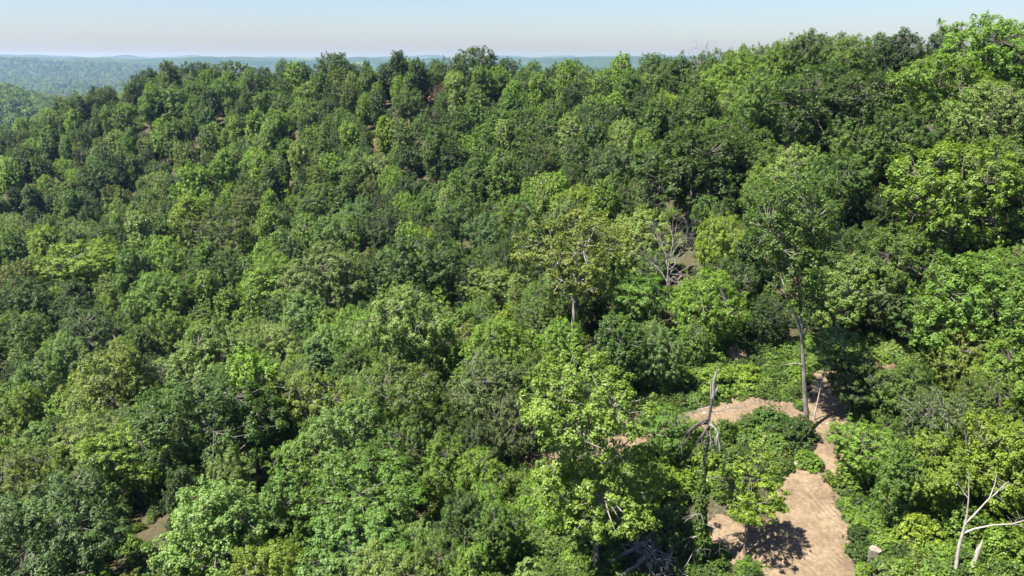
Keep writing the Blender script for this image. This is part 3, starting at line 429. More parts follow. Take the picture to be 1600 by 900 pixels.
(-42,277,2.5,12,1),(-160,313,2.9,9,2),(-74,260,2.4,10,2),(-190,318,3.0,11,1),(-145,285,2.6,8,0),(-132,313,2.9,8,0),(-50,250,2.3,8,4),(-35,253,2.3,12,1),
(-21,268,2.4,9,2),(-167,318,2.9,12,2),(-72,298,2.7,12,2),(-161,278,2.5,10,1),(-151,246,2.3,11,1),(-81,283,2.5,10,0),(-104,265,2.4,10,6),(-30,254,2.2,12,1),
(-144,321,2.9,8,0),(-56,267,2.3,10,0),(-180,309,2.8,12,2),(-84,288,2.5,11,2),(-113,279,2.4,10,1),(-186,287,2.6,12,1),(-76,272,2.4,12,1),(-85,260,2.3,9,0),
(-90,314,2.8,8,5),(-60,270,2.3,10,2),(-79,261,2.3,7,0),(-140,303,2.6,12,1),(-41,256,2.2,7,0),(-72,254,2.2,8,0),(-100,262,2.3,8,5),(-139,321,2.8,14,1),
(-99,266,2.3,9,0),(-121,283,2.4,11,6),(-96,297,2.5,11,1),(-152,322,2.8,9,0),(-189,325,2.8,9,5),(-145,264,2.3,12,1),(-113,284,2.4,8,0),(-185,326,2.8,11,6),
(-110,308,2.6,11,2),(-97,317,2.6,10,6),(-180,287,2.4,11,1),(-44,271,2.2,11,1),(-186,306,2.6,7,4),(-163,322,2.7,10,0),(-47,277,2.3,11,6),(-154,292,2.4,10,2),
(-169,276,2.3,8,0),(-153,296,2.4,10,1),(-133,290,2.4,8,0),(-173,288,2.4,11,1),(-120,322,2.6,9,2),(-92,279,2.3,10,1),(-144,297,2.4,9,2),(-110,284,2.3,7,0),
(-143,277,2.2,12,1),(-207,324,2.6,10,1),(-79,288,2.3,13,1),(-186,297,2.4,12,1),(-162,288,2.3,8,2),(-108,320,2.5,13,1),(-142,282,2.2,8,0),(-100,312,2.4,9,2),
(-84,301,2.4,9,3),(-158,283,2.2,8,0),(-144,306,2.3,10,2),(-176,286,2.2,8,5),(-146,289,2.2,12,1),(-172,296,2.3,9,0),(-135,309,2.4,7,0),(-164,300,2.3,9,3),
(-143,293,2.2,7,0),(-144,317,2.4,9,0),(-129,310,2.3,9,0),(-139,307,2.2,10,2),(-151,311,2.3,10,6),(-131,307,2.2,8,6),(-135,320,2.3,8,6),(29,35,1.9,11,1),
(-196,255,3.5,13,1),(-187,246,2.3,10,0),(-73,93,3.2,10,2),(4,38,2.0,8,2),(-31,44,2.3,8,2),(-188,265,3.1,11,1),(77,91,2.1,8,2),(-180,250,2.7,14,1),
(-177,234,3.7,15,1),(-51,60,2.5,8,3),(-122,171,3.5,11,0),(-28,46,1.7,7,6),(40,46,2.2,9,6),(-92,112,2.5,11,1),(-41,44,1.8,10,1),(-135,172,3.2,12,1),
(-115,150,2.8,12,1),(-141,178,2.9,10,0),(-85,116,2.5,9,5),(-82,103,1.8,8,2),(-57,72,1.9,9,1),(-158,224,3.0,14,1),(-129,166,2.7,12,1),(-191,267,2.2,9,2),
(-87,106,2.9,10,6),(22,37,2.3,9,2),(-157,217,2.9,11,1),(71,95,1.7,9,1),(-197,298,3.4,7,4),(49,52,2.2,9,2),(59,65,2.5,9,1),(-67,85,3.1,11,1),
(-230,301,4.0,16,1),(-168,215,3.7,14,2),(-193,260,3.9,12,6),(-77,89,1.7,8,2),(-106,139,3.8,11,2),(-90,125,2.4,11,6),(-59,78,2.0,11,1),(-168,240,4.0,15,1),
(40,50,2.3,7,0),(-249,331,2.8,14,1),(14,38,2.1,9,1),(-206,295,3.9,14,6),(-201,283,2.9,11,1),(35,45,1.8,9,1),(-63,75,3.1,10,6),(64,79,2.4,8,3),
(-110,134,3.3,10,3),(63,86,2.0,8,1),(-142,191,2.7,12,1),(-3,36,3.0,11,6),(-43,50,2.1,7,5),(-183,272,3.5,13,6),(-138,182,2.5,11,2),(53,61,2.7,10,2),
(-171,248,3.9,14,6),(-68,80,3.2,10,0),(-115,155,3.1,10,0),(60,83,2.1,7,2),(-125,179,3.0,8,4),(-99,143,3.4,10,2),(-88,110,2.3,5,4),(71,88,1.8,6,0),
(-94,125,3.4,12,1),(44,52,2.3,6,3),(-194,293,3.9,15,6),(46,48,2.2,6,4),(-80,95,1.6,7,6),(75,88,1.9,7,2),(13,41,2.2,7,0),(-166,225,2.5,10,1),
(56,74,2.5,11,1),(-78,110,2.1,11,1),(67,99,1.8,8,2),(-145,201,3.5,11,0),(-92,133,2.7,13,1),(-98,134,3.8,13,1),(-138,205,2.5,14,1),(97,117,2.1,8,2),
(-34,39,2.9,11,1),(-112,145,2.5,6,4),(-166,233,3.2,10,0),(38,42,3.2,9,6),(-215,307,3.8,13,2),(-59,64,2.5,8,2),(80,94,3.1,10,0),(-100,124,3.5,11,0),
(-130,178,2.7,11,1),(-48,50,2.9,10,1),(-10,41,2.2,8,0),(91,109,2.3,6,5),(-121,158,2.8,10,5),(-41,54,1.7,10,1),(-208,308,3.4,11,6),(-171,258,3.7,12,0),
(52,55,2.2,7,0),(-150,221,2.5,12,1),(-226,311,3.8,12,0),(47,65,3.0,9,5),(-178,258,3.4,11,0),(74,113,2.4,6,3),(45,61,2.6,8,5),(-180,263,3.1,10,5),
(-159,229,4.1,9,0),(-111,139,2.7,8,3),(104,132,4.0,9,0),(92,119,3.2,7,4),(52,65,1.7,7,6),(-161,244,3.3,12,2),(-242,324,2.5,11,1),(-147,206,2.3,12,1),
(-72,83,2.1,7,0),(-150,201,3.0,9,0),(-202,303,2.5,9,5),(-225,326,3.1,12,6),(-130,170,2.3,11,2),(-149,196,3.1,12,1),(-14,39,2.2,10,6),(-192,280,2.3,8,5),
(-53,71,2.0,6,5),(60,92,3.0,9,2),(-155,207,2.8,14,1),(-222,319,3.9,13,2),(-54,57,2.8,9,2),(-158,235,3.2,11,0),(-233,315,3.0,11,1),(-115,166,3.5,9,4),
(-231,307,3.9,14,1),(32,36,2.0,7,0),(-34,46,2.0,9,1),(-205,266,3.1,9,2),(-78,101,2.1,8,2),(-152,215,3.9,13,1),(81,119,2.1,6,5),(-210,302,3.7,10,3),
(65,90,2.5,9,2),(61,77,2.7,8,3),(-37,48,1.8,7,6),(71,110,2.3,6,5),(-107,144,2.7,13,1),(-230,328,2.4,11,2),(-144,211,3.2,13,2),(-162,220,3.7,16,1),
(78,99,1.8,7,0),(-61,81,1.7,9,6),(-144,184,3.0,10,2),(-212,321,3.3,11,2),(85,100,2.3,6,4),(-27,41,3.2,12,1),(-48,58,2.4,10,1),(-199,267,2.9,10,6),
(-65,90,2.2,11,1),(110,135,3.4,11,3),(-215,286,2.3,10,2),(-200,276,2.3,8,0),(50,58,1.7,9,1),(-223,297,3.7,9,0),(57,80,2.1,9,1),(-131,186,3.9,10,2),
(-235,326,2.5,9,2),(-130,161,2.8,12,1),(95,142,2.3,8,0),(-3,42,2.0,7,0),(75,93,2.1,7,2),(36,35,2.3,9,1),(-230,324,2.4,10,1),(10,37,2.2,9,1),
(80,111,1.6,7,0),(-217,324,3.0,9,0),(-136,196,2.3,8,0),(33,41,2.0,8,0),(-237,321,2.7,12,1),(-210,288,2.9,9,0),(-97,117,1.7,7,6),(-40,51,1.7,8,2),
(74,97,2.6,8,3),(-210,275,3.4,13,6),(-93,117,2.6,7,0),(-70,90,2.0,8,1),(101,138,2.2,7,5),(42,56,1.8,7,6),(71,84,2.3,9,6),(96,139,2.3,9,5),
(-172,224,2.7,11,1),(-38,44,2.0,9,1),(-159,206,3.0,15,1),(-203,273,2.9,10,5),(8,42,1.7,6,3),(-174,243,2.5,12,1),(65,96,2.2,9,1),(-203,287,2.4,7,4),
(-107,157,3.6,14,1),(60,69,2.6,11,1),(-185,240,3.1,9,4),(-55,67,3.1,12,6),(-179,243,2.5,7,0),(57,60,2.1,8,1),(-125,156,2.5,10,1),(83,115,2.4,6,4),
(-194,276,3.0,10,0),(83,106,2.3,7,2),(55,68,2.7,10,1),(-132,191,3.0,8,3),(17,34,2.3,10,1),(-142,197,3.9,10,3),(-172,232,3.8,15,1),(-13,44,2.3,8,3),
(-78,107,2.3,7,0),(91,139,2.7,9,5),(-220,288,3.4,12,1),(-138,192,3.0,11,0),(-81,113,2.2,10,1),(-175,262,2.5,10,1),(-83,99,2.1,9,1),(-107,152,3.0,9,6),
(69,77,1.9,8,1),(-115,142,3.3,9,3),(40,36,2.3,8,5),(50,69,1.9,10,1),(-118,160,2.7,8,0),(-24,37,3.0,11,6),(-78,98,1.9,8,1),(-220,328,3.2,9,0),
(-238,311,3.6,16,1),(-78,93,1.9,10,1),(-158,212,4.0,16,1),(-217,301,3.4,14,2),(-215,291,2.3,12,1),(-151,227,3.5,15,1),(-54,62,1.9,7,0),(-164,213,2.8,12,2),
(39,53,1.8,8,1),(-135,200,3.1,13,1),(-139,186,2.3,8,5),(-6,40,2.1,8,6),(-241,329,3.0,9,0),(71,101,2.1,8,2),(-199,260,3.5,13,2),(86,131,2.5,8,5),
(66,84,2.4,7,0),(27,38,2.0,9,2),(-181,237,3.0,8,3),(44,43,2.7,10,2),(-142,207,2.5,11,2),(-136,179,2.6,12,2),(-189,252,2.3,8,0),(-233,319,2.3,10,1),
(-220,313,3.5,16,1),(-22,42,3.0,12,1),(-148,211,2.3,11,2),(-90,117,1.9,10,1),(-104,135,2.6,13,1),(-60,69,2.4,9,2),(-21,49,1.8,6,3),(-209,312,2.4,12,1),
(-177,266,2.6,9,6),(-106,132,2.3,11,6),(-209,280,2.5,9,2),(-153,193,2.4,9,6),(43,47,1.6,7,6),(64,74,2.2,11,1),(-87,121,2.4,12,1),(-147,189,2.4,11,1),
(-186,257,3.7,11,2),(-225,304,4.0,13,1),(-121,175,2.4,10,2),(-216,317,2.8,11,1),(-223,292,2.5,11,6),(69,106,3.1,7,4),(-155,221,2.4,11,2),(56,65,1.8,9,1),
(-72,98,2.7,7,3),(-196,282,2.9,12,1),(77,103,3.0,7,0),(-67,93,1.9,8,2),(90,113,1.9,6,0),(-180,269,2.2,8,0),(-40,40,2.3,10,1),(-111,153,2.2,12,1),
(46,56,1.8,8,1),(-121,166,2.9,11,0),(-120,152,2.6,8,3),(-104,128,2.3,13,1),(102,124,2.4,8,0),(-190,274,3.0,9,0),(8,34,2.6,11,1),(-191,249,3.1,13,1),
(38,38,1.7,6,0),(-56,62,1.6,6,0),(-127,172,2.3,13,1),(-90,108,1.7,10,1),(-48,64,2.4,10,2),(76,109,1.6,6,5),(-167,222,2.5,9,5),(-171,253,2.2,12,1),
(-166,244,2.5,8,0),(-58,75,1.7,7,0),(69,90,2.1,11,1),(-52,53,2.1,11,1),(-239,317,2.2,10,2),(70,80,1.6,8,1),(-146,216,3.7,11,2),(-73,89,1.9,7,0),
(-16,42,1.8,7,0),(-193,289,2.3,7,5),(86,106,1.8,6,2),(-215,313,2.4,11,6),(-20,37,2.3,11,1),(-212,296,4.0,16,1),(-119,147,2.8,11,0),(67,102,1.8,7,3),
(-75,104,2.4,9,2),(-163,208,3.5,10,6),(-50,55,1.9,9,2),(-195,271,3.3,11,2),(-52,65,1.9,7,0),(-100,128,2.5,14,1),(-65,72,1.9,6,0),(18,38,1.7,7,0),
(-187,269,2.6,10,1),(-220,308,2.2,9,1),(-109,147,2.3,9,6),(-75,87,1.8,7,5),(-215,281,2.4,10,0),(-176,251,2.9,13,1),(7,39,1.8,7,1),(82,98,2.8,9,0),
(-157,202,2.5,8,0)]
PT={'tall': (26.16, 64.8), 'poplar': (6.17, 50.6), 'snag': (13.38, 50.0), 'leaner': (27.23, 66.6), 'forked_dead': (30.69, 47.9), 'broken_pole': (31.22, 47.9), 'stump': (26.22, 50.5), 'brush': (9.55, 52.1), 'logs': (19.01, 68.6), 'grey_tree': (21.97, 106.0), 'sky_bare': (41.2, 190.0), 'mound_a': (23.13, 77.8), 'mound_b': (21.78, 99.5), 'mound_c': (36.79, 74.1), 'mound_d': (43.54, 80.2), 'soil_far': (-23.36, 227.6), 'rust_tree': (-16.79, 215.2), 'soil_mid': (-34.3, 206.9), 'small_a': (17.07, 51.3)}

# ---------------------------------------------------------------- terrain
CT=np.array(CTRL,float); X0=CT[:,:2]/100
def _k(d): return np.where(d>0,d*d*np.log(d+1e-9),0)
n_=len(CT); _P=np.c_[np.ones(n_),X0]
WT=np.linalg.solve(np.block([[_k(np.linalg.norm(X0[:,None]-X0[None],axis=2))+0.03*np.eye(n_),_P],[_P.T,np.zeros((3,3))]]),np.r_[CT[:,2],0,0,0])
def base(x,y):
    x=np.asarray(x,float); y=np.asarray(y,float)
    d=np.hypot(x[...,None]/100-X0[:,0],y[...,None]/100-X0[:,1])
    return _k(d)@WT[:-3]+WT[-3]+WT[-2]*x/100+WT[-1]*y/100
def sstep(a,b,x):
    t=np.clip((x-a)/(b-a),0,1); return t*t*(3-2*t)
def _hash(i,j): 
    v=np.sin(i*127.1+j*311.7)*43758.5453; return v-np.floor(v)
def vnoise(x,y):
    i=np.floor(x); j=np.floor(y); fx=x-i; fy=y-j; fx=fx*fx*(3-2*fx); fy=fy*fy*(3-2*fy)
    return (_hash(i,j)*(1-fx)+_hash(i+1,j)*fx)*(1-fy)+(_hash(i,j+1)*(1-fx)+_hash(i+1,j+1)*fx)*fy
def fbm(x,y,o=4):
    s=0;a=.5
    for k in range(o): s=s+a*vnoise(x+17*k,y-9*k); x=x*2.03; y=y*2.03; a*=.5
    return s
def far_height(x,y):
    h=-114+14*(fbm(x/420,y/420)-.45)
    h=h+104*np.exp(-((x+830)/330)**2-((y-960)/260)**2)                      # wooded hill at the left
    r=np.hypot(x,y); a=np.arctan2(x,y)
    crest=116+46*(fbm(a*22+3,a*0+1.7,4)-.5)
    h=h+crest*np.exp(-((r-5900)/950)**2)*(0.86+.22*fbm(x/700,y/700))          # long ridge beyond the valley
    h=h+(132+105*(fbm(a*30+9,a*0+4.2,3)-.5))*np.exp(-((r-10800)/1100)**2)     # far blue hills
    return h
def ground_z(x,y):
    x=np.asarray(x,float); y=np.asarray(y,float)
    dx=np.maximum(np.maximum(-250-x,x-170),0); dy=np.maximum(np.maximum(-60-y,y-350),0)
    m=sstep(0,230,np.hypot(dx,dy))
    xx=np.clip(x,-330,250); yy=np.clip(y,-120,430)
    return base(xx,yy)*(1-m)+far_height(x,y)*m
def gz(x,y): return float(ground_z(np.array([x]),np.array([y]))[0])
# ---------------------------------------------------------------- mesh helpers
def mesh(name,V,Fc,mats,smooth=False,tint=None,mi=None):
    """V (n,3); Fc list of index arrays (m,k)"""
    me=bpy.data.meshes.new(name); V=np.asarray(V,np.float32)
    Fc=[np.asarray(f,np.int32) for f in Fc if len(f)]
    nl=sum(f.size for f in Fc); nf=sum(len(f) for f in Fc)
    me.vertices.add(len(V)); me.vertices.foreach_set('co',V.ravel())
    me.loops.add(nl); me.loops.foreach_set('vertex_index',np.concatenate([f.ravel() for f in Fc]))
    tot=np.concatenate([np.full(len(f),f.shape[1],np.int32) for f in Fc]); st=np.r_[0,np.cumsum(tot)[:-1]].astype(np.int32)
    me.polygons.add(nf); me.polygons.foreach_set('loop_start',st); me.polygons.foreach_set('loop_total',tot)
    if mi is not None: me.polygons.foreach_set('material_index',np.asarray(mi,np.int32))
    me.polygons.foreach_set('use_smooth',np.full(nf,smooth))
    for m in (mats if isinstance(mats,(list,tuple)) else [mats]): me.materials.append(m)
    if tint is not None:
        at=me.color_attributes.new('tint','FLOAT_COLOR','POINT')
        at.data.foreach_set('color',np.c_[tint,np.ones(len(V))].astype(np.float32).ravel())
    me.update(calc_edges=True); return me
def link(name,me,parent=None,loc=None,rot=None,scale=None,color=None):
    o=bpy.data.objects.new(name,me); COL.objects.link(o)
    if parent is not None: o.parent=parent
    if loc is not None: o.location=loc
    if rot is not None: o.rotation_euler=rot
    if scale is not None: o.scale=scale
    if color is not None: o.color=color
    return o
def thing(name,label,cat,loc,rz=0,group=None,scale=None):
    o=link(name,None,None,loc,(0,0,rz),scale); o['label']=label; o['category']=cat; o.empty_display_size=0.3
    if group: o['group']=group
    return o
def tag(o,label,cat,group=None):
    o['label']=label; o['category']=cat
    if group: o['group']=group
    return o
class Tubes:
    def __init__(s): s.V=[];s.F=[];s.n=0
    def add(s,pts,rad,sides=6,cap=True):
        pts=[np.array(p,float) for p in pts]; k=len(pts); up=np.array([.3,.2,1.0])
        ang=np.arange(sides)*2*math.pi/sides
        for i,p in enumerate(pts):
            t=pts[min(i+1,k-1)]-pts[max(i-1,0)]; t=t/(np.linalg.norm(t)+1e-9)
            ref=np.array([1.0,0.05,0]) if abs(t[2])>.8 else np.array([0,0,1.0])
            a=np.cross(t,ref); a/=np.linalg.norm(a)+1e-9; b=np.cross(t,a)
            s.V.append(p+rad[i]*(np.cos(ang)[:,None]*a+np.sin(ang)[:,None]*b))
        for i in range(k-1):
            for j in range(sides):
                q=s.n+i*sides
                s.F.append((q+j,q+(j+1)%sides,q+sides+(j+1)%sides,q+sides+j))
        s.n+=k*sides
    def arrays(s): return np.concatenate(s.V),np.array(s.F,np.int32).reshape(-1,4)
    def mesh(s,name,mat): V,F_=s.arrays(); return mesh(name,V,[F_],mat,True)
def nrm(a): return a/(np.linalg.norm(a,axis=-1,keepdims=True)+1e-9)
# ---------------------------------------------------------------- materials
def mat(name):
    m=bpy.data.materials.new(name); m.use_nodes=True; nt=m.node_tree; nt.nodes.clear()
    return m,nt,(lambda t,**k:_node(nt,t,**k)),nt.links.new
def _node(nt,t,**k):
    n=nt.nodes.new('ShaderNode'+t)
    for a,v in k.items():
        if a.startswith('i_'): n.inputs[a[2:].replace('_',' ')].default_value=v
        else: setattr(n,a,v)
    return n
def ramp(N,stops):
    r=N('ValToRGB'); e=r.color_ramp.elements
    while len(e)<len(stops): e.new(0.5)
    for q,(p,c) in zip(e,stops): q.position=p; q.color=(*c,1)
    return r
PAL={'jade':(.108,.182,.040),'lime':(.150,.218,.022),'blue':(.066,.114,.028),'fresh':(.110,.184,.021),'pale':(.138,.196,.044),'olive':(.114,.148,.021),
     'deep':(.044,.080,.013),'sage':(.092,.134,.038),'moss':(.068,.096,.015),'mid':(.074,.130,.019),'lime2':(.108,.163,.022),'rust':(.105,.068,.042),'brown':(.13,.10,.06)}
def leaf_material(name,mixed=False):
    m,nt,N,L=mat(name); out=N('OutputMaterial'); oi=N('ObjectInfo'); at=N('Attribute',attribute_name='tint')
    if mixed:
        ks=['deep','mid','fresh','mid','deep','pale','mid','fresh','deep','fresh','moss','mid']
        r=ramp(N,[(i/len(ks),PAL[k]) for i,k in enumerate(ks)]); r.color_ramp.interpolation='CONSTANT'; L(oi.outputs['Random'],r.inputs[0]); colr=r.outputs[0]
    else: colr=oi.outputs['Color']
    mu=N('Mix',data_type='RGBA',blend_type='MULTIPLY'); mu.inputs[0].default_value=1; L(colr,mu.inputs[6]); L(at.outputs['Color'],mu.inputs[7])
    hs=N('HueSaturation'); mr=N('MapRange'); mr.inputs[3].default_value=.8; mr.inputs[4].default_value=1.18; L(oi.outputs['Random'],mr.inputs[0]); L(mr.outputs[0],hs.inputs['Value']); L(mu.outputs[2],hs.inputs['Color'])
    p=N('BsdfPrincipled'); p.inputs['Roughness'].default_value=.48; p.inputs['Specular IOR Level'].default_value=.33; L(hs.outputs[0],p.inputs['Base Color'])
    tr=N('BsdfTranslucent'); h2=N('HueSaturation',i_Hue=.488,i_Saturation=1.1,i_Value=1.7); L(hs.outputs[0],h2.inputs['Color']); L(h2.outputs[0],tr.inputs[0])
    mx=N('MixShader'); mx.inputs[0].default_value=.36; L(p.outputs[0],mx.inputs[1]); L(tr.outputs[0],mx.inputs[2]); L(mx.outputs[0],out.inputs[0]); return m
LEAF=leaf_material('leaves'); LEAFMIX=leaf_material('mixed_leaves',True)
def bark_material(name,a,b,sc_=9):
    m,nt,N,L=mat(name); out=N('OutputMaterial'); tc=N('TexCoord'); mp=N('Mapping'); mp.inputs['Scale'].default_value=(1,1,.22); L(tc.outputs['Object'],mp.inputs[0])
    no=N('TexNoise',i_Scale=sc_,i_Detail=6); L(mp.outputs[0],no.inputs[0]); r=ramp(N,[(.35,a),(.65,b)]); L(no.outputs[0],r.inputs[0])
    p=N('BsdfPrincipled'); p.inputs['Roughness'].default_value=.85; L(r.outputs[0],p.inputs[0]); bu=N('Bump'); bu.inputs['Strength'].default_value=.6; bu.inputs['Distance'].default_value=.05; L(no.outputs[0],bu.inputs['Height']); L(bu.outputs[0],p.inputs['Normal']); L(p.outputs[0],out.inputs[0]); return m
BARK=bark_material('bark',(.05,.042,.034),(.15,.13,.11)); PALEBARK=bark_material('pale_bark',(.10,.088,.075),(.22,.20,.175)); DEAD=bark_material('dead_wood',(.17,.155,.135),(.34,.315,.28)); GREYBARK=bark_material('grey_bark',(.075,.066,.057),(.19,.17,.15),6); GREYDEAD=bark_material('grey_twigs',(.10,.09,.08),(.21,.195,.175)); CUT=bark_material('cut_wood',(.13,.10,.075),(.26,.21,.16),4); DARKDEAD=bark_material('dark_dead_wood',(.025,.021,.018),(.085,.075,.065))
def soil_material(name,a,b,c,s):
    m,nt,N,L=mat(name); out=N('OutputMaterial'); tc=N('TexCoord')
    n1=N('TexNoise',i_Scale=s,i_Detail=8); n1.inputs['Roughness'].default_value=.65; n2=N('TexNoise',i_Scale=s*9,i_Detail=5); n3=N('TexVoronoi',i_Scale=s*22)
    for q in (n1,n2,n3): L(tc.outputs['Object'],q.inputs['Vector'])
    r=ramp(N,[(.3,a),(.5,b),(.7,c)]); L(n1.outputs[0],r.inputs[0])
    r2=ramp(N,[(.3,(.74,.72,.70)),(.7,(1.12,1.12,1.12))]); L(n2.outputs[0],r2.inputs[0])
    mu=N('Mix',data_type='RGBA',blend_type='MULTIPLY'); mu.inputs[0].default_value=1; L(r.outputs[0],mu.inputs[6]); L(r2.outputs[0],mu.inputs[7])
    p=N('BsdfPrincipled'); p.inputs['Roughness'].default_value=.95; p.inputs['Specular IOR Level'].default_value=.15; L(mu.outputs[2],p.inputs[0])
    b1=N('Bump'); b1.inputs['Strength'].default_value=.7; b1.inputs['Distance'].default_value=.12; L(n2.outputs[0],b1.inputs['Height'])
    b2=N('Bump'); b2.inputs['Strength'].default_value=.35; b2.inputs['Distance'].default_value=.04; L(n3.outputs[0],b2.inputs['Height']); L(b1.outputs[0],b2.inputs['Normal']); L(b2.outputs[0],p.inputs['Normal']); L(p.outputs[0],out.inputs[0]); return m
TRAIL=soil_material('trail_soil',(.09,.066,.043),(.145,.108,.07),(.19,.145,.096),.35)
CLAY=soil_material('orange_clay',(.085,.058,.04),(.13,.086,.058),(.175,.12,.08),.8)
FLOOR=soil_material('forest_floor',(.028,.04,.013),(.05,.046,.024),(.078,.062,.038),.22)
STONE=soil_material('stone',(.2,.18,.16),(.3,.28,.25),(.4,.37,.33),3)
def hills_material():
    m,nt,N,L=mat('far_woods'); out=N('OutputMaterial'); tc=N('TexCoord')
    n1=N('TexNoise',i_Scale=.0032,i_Detail=5); n2=N('TexNoise',i_Scale=.05,i_Detail=4); vo=N('TexVoronoi',i_Scale=.075)
    for q in (n1,n2,vo): L(tc.outputs['Object'],q.inputs['Vector'])
    r=ramp(N,[(.3,(.02,.04,.014)),(.56,(.036,.062,.02)),(.63,(.042,.07,.023)),(.72,(.16,.19,.09))]); L(n1.outputs[0],r.inputs[0])
    r2=ramp(N,[(.3,(.55,.55,.55)),(.7,(1.4,1.4,1.4))]); L(n2.outputs[0],r2.inputs[0])
    mu=N('Mix',data_type='RGBA',blend_type='MULTIPLY'); mu.inputs[0].default_value=1; L(r.outputs[0],mu.inputs[6]); L(r2.outputs[0],mu.inputs[7])
    p=N('BsdfPrincipled'); p.inputs['Roughness'].default_value=.95; p.inputs['Specular IOR Level'].default_value=.1; L(mu.outputs[2],p.inputs[0])
    bu=N('Bump'); bu.inputs['Strength'].default_value=1; bu.inputs['Distance'].default_value=9; L(vo.outputs['Distance'],bu.inputs['Height']); bu.invert=True; L(bu.outputs[0],p.inputs['Normal']); L(p.outputs[0],out.inputs[0]); return m
HILLS=hills_material()
# ---------------------------------------------------------------- ground and hills: one polar sheet out to the horizon
def polar(name,rad,m):
    az=np.radians(np.r_[np.arange(-180,-45,2.5),np.arange(-45,45,.3),np.arange(45,180,2.5)]); na=len(az); nr=len(rad)
    R,A=np.meshgrid(rad,az,indexing='ij'); x=R*np.sin(A); y=R*np.cos(A); z=ground_z(x.ravel(),y.ravel())
    z=z+np.where(R.ravel()<400,0.5*(fbm(x.ravel()/3.1,y.ravel()/3.1,3)-.45),0)
    V=np.c_[x.ravel(),y.ravel(),z]; i=np.arange(nr-1)[:,None]*na; j=np.arange(na)[None]; j2=(j+1)%na
    F_=np.stack([i+j,i+j2,i+na+j2,i+na+j],-1).reshape(-1,4)
    o=link(name,mesh(name,V,[F_[:,::-1]],m,True)); o['kind']='structure'; return o
r1=np.r_[0.5,np.geomspace(6,620,190)]; r2=np.geomspace(620,14000,150)
gr=polar('ground',r1,FLOOR); gr['label']='forest floor of the hillside under the trees'
hl=polar('hills',r2,HILLS); hl['label']='hazy wooded valley and ridges in the distance'
# ---------------------------------------------------------------- dirt trail with tread marks
def trail_field(x,y):
    best=np.full(x.shape,1e9); S_=np.zeros(x.shape); Q=np.zeros(x.shape); off=0
    for k,Lk in TRAILS.items():
        s0=0
        for a,b in zip(Lk[:-1],Lk[1:]):
            dx,dy=b[0]-a[0],b[1]-a[1]; ll=math.hypot(dx,dy); t=np.clip(((x-a[0])*dx+(y-a[1])*dy)/ll**2,0,1)
            ex=x-a[0]-t*dx; ey=y-a[1]-t*dy; d=np.hypot(ex,ey)-(a[2]+(b[2]-a[2])*t); u=(ex*dy-ey*dx)/ll
            w=d<best; best=np.where(w,d,best); S_=np.where(w,s0+t*ll,S_); Q=np.where(w,u,Q); s0+=ll
    return best,S_,Q
def trail_edge(x,y):
    d,s,q=trail_field(x,y); return d+1.9*(fbm(x/1.5,y/1.5,5)-.47)+.5*(fbm(x/.35,y/.35,3)-.45),s,q
def build_trail():
    st=.085; xs=np.arange(0.5,36.5,st); ys=np.arange(40,77.5,st); X,Y=np.meshgrid(xs,ys); x=X.ravel(); y=Y.ravel()
    d,s,q=trail_edge(x,y)
    keep=d<0.35; e=sstep(0.3,-.6,d)
    wob=.8*fbm(x/2.2,y/2.2,2)+.12*q*q
    patch=sstep(.36,.55,fbm(x/1.9+5,y/1.9,3))
    l1=np.abs(np.sin(math.pi*(s+wob)/.46))**1.5; l2=np.abs(np.sin(math.pi*(s*.86+q*.5+1.4*wob)/.5))**1.5; mk=sstep(.42,.56,fbm(x/3.1+11,y/3.1+2,3)); lug=l1*(1-mk)+l2*mk
    rut=-.07*np.exp(-((np.abs(q)-1.05)/.4)**2)
    rel=(.17*(lug-.5)*(.12+.88*patch)+rut+.20*(fbm(x/2.0,y/2.0,3)-.45)+.04*(fbm(x/.2,y/.2,2)-.4))*sstep(.1,-.5,d)
    z=ground_z(x,y)-.12+.36*e+rel
    idx=-np.ones(x.size,int); idx[keep]=np.arange(keep.sum()); n=len(xs); I=np.arange(x.size).reshape(X.shape)
    F_=np.stack([I[:-1,:-1],I[:-1,1:],I[1:,1:],I[1:,:-1]],-1).reshape(-1,4); F_=F_[keep[F_].all(1)]
    o=link('dirt_trail',mesh('dirt_trail',np.c_[x,y,z][keep],[idx[F_]],TRAIL,True)); o['kind']='structure'; o['label']='bare tan dirt trail with bulldozer tread marks'
build_trail()
# ---------------------------------------------------------------- trees
KIND={ # r0,H0,crown base fraction,clumps,clump radius/r0,leaf size,leaves,flat
 'round':(4.5,11.5,.24,190,.15,.17,38000,1.0),'oval':(3.2,13,.24,165,.18,.16,32000,1.2),'oak':(5.5,14.5,.32,165,.140,.19,40000,1.0),'fine':(4,10.5,.16,230,.12,.135,34000,1.0),
 'layered':(5,10,.3,140,.155,.17,32000,.5),'conic':(2.8,9,.12,120,.17,.145,23000,.7),'open':(4.2,13,.42,95,.145,.165,15000,.9),'shrub':(1.8,2.4,0,75,.24,.14,10000,.9),
 'poplar':(5.6,18,.24,190,.13,.19,36000,.9),'tall':(5.0,24,.42,160,.145,.18,26000,1.0)}
def profile(kind,t):
    if kind in('conic','lone'): return np.minimum(1,t*6)*(1-t)**.75*1.05+.04
    if kind=='oval': return np.sqrt(np.clip(1-np.abs(2*t-.92)**2.3/1.3,0,1))*(.75+.25*t)*(1-.25*t)*1.12
    if kind=='layered': return np.sqrt(np.clip(1-((t-.45)/.62)**2,0,1))
    if kind=='tall': return np.clip(np.sin(math.pi*np.clip(t*.93+.05,0,1))**.6,0,1)*(.42+.62*t)
    if kind=='poplar': return np.sqrt(np.clip(1-((t-.5)/.55)**2,0,1))*(.78+.22*np.sin(t*9))
    if kind=='shrub': return np.sqrt(np.clip(1-t**2*.98,0,1))
    return np.sqrt(np.clip(1-((t-.42)/.6)**2,0,1))
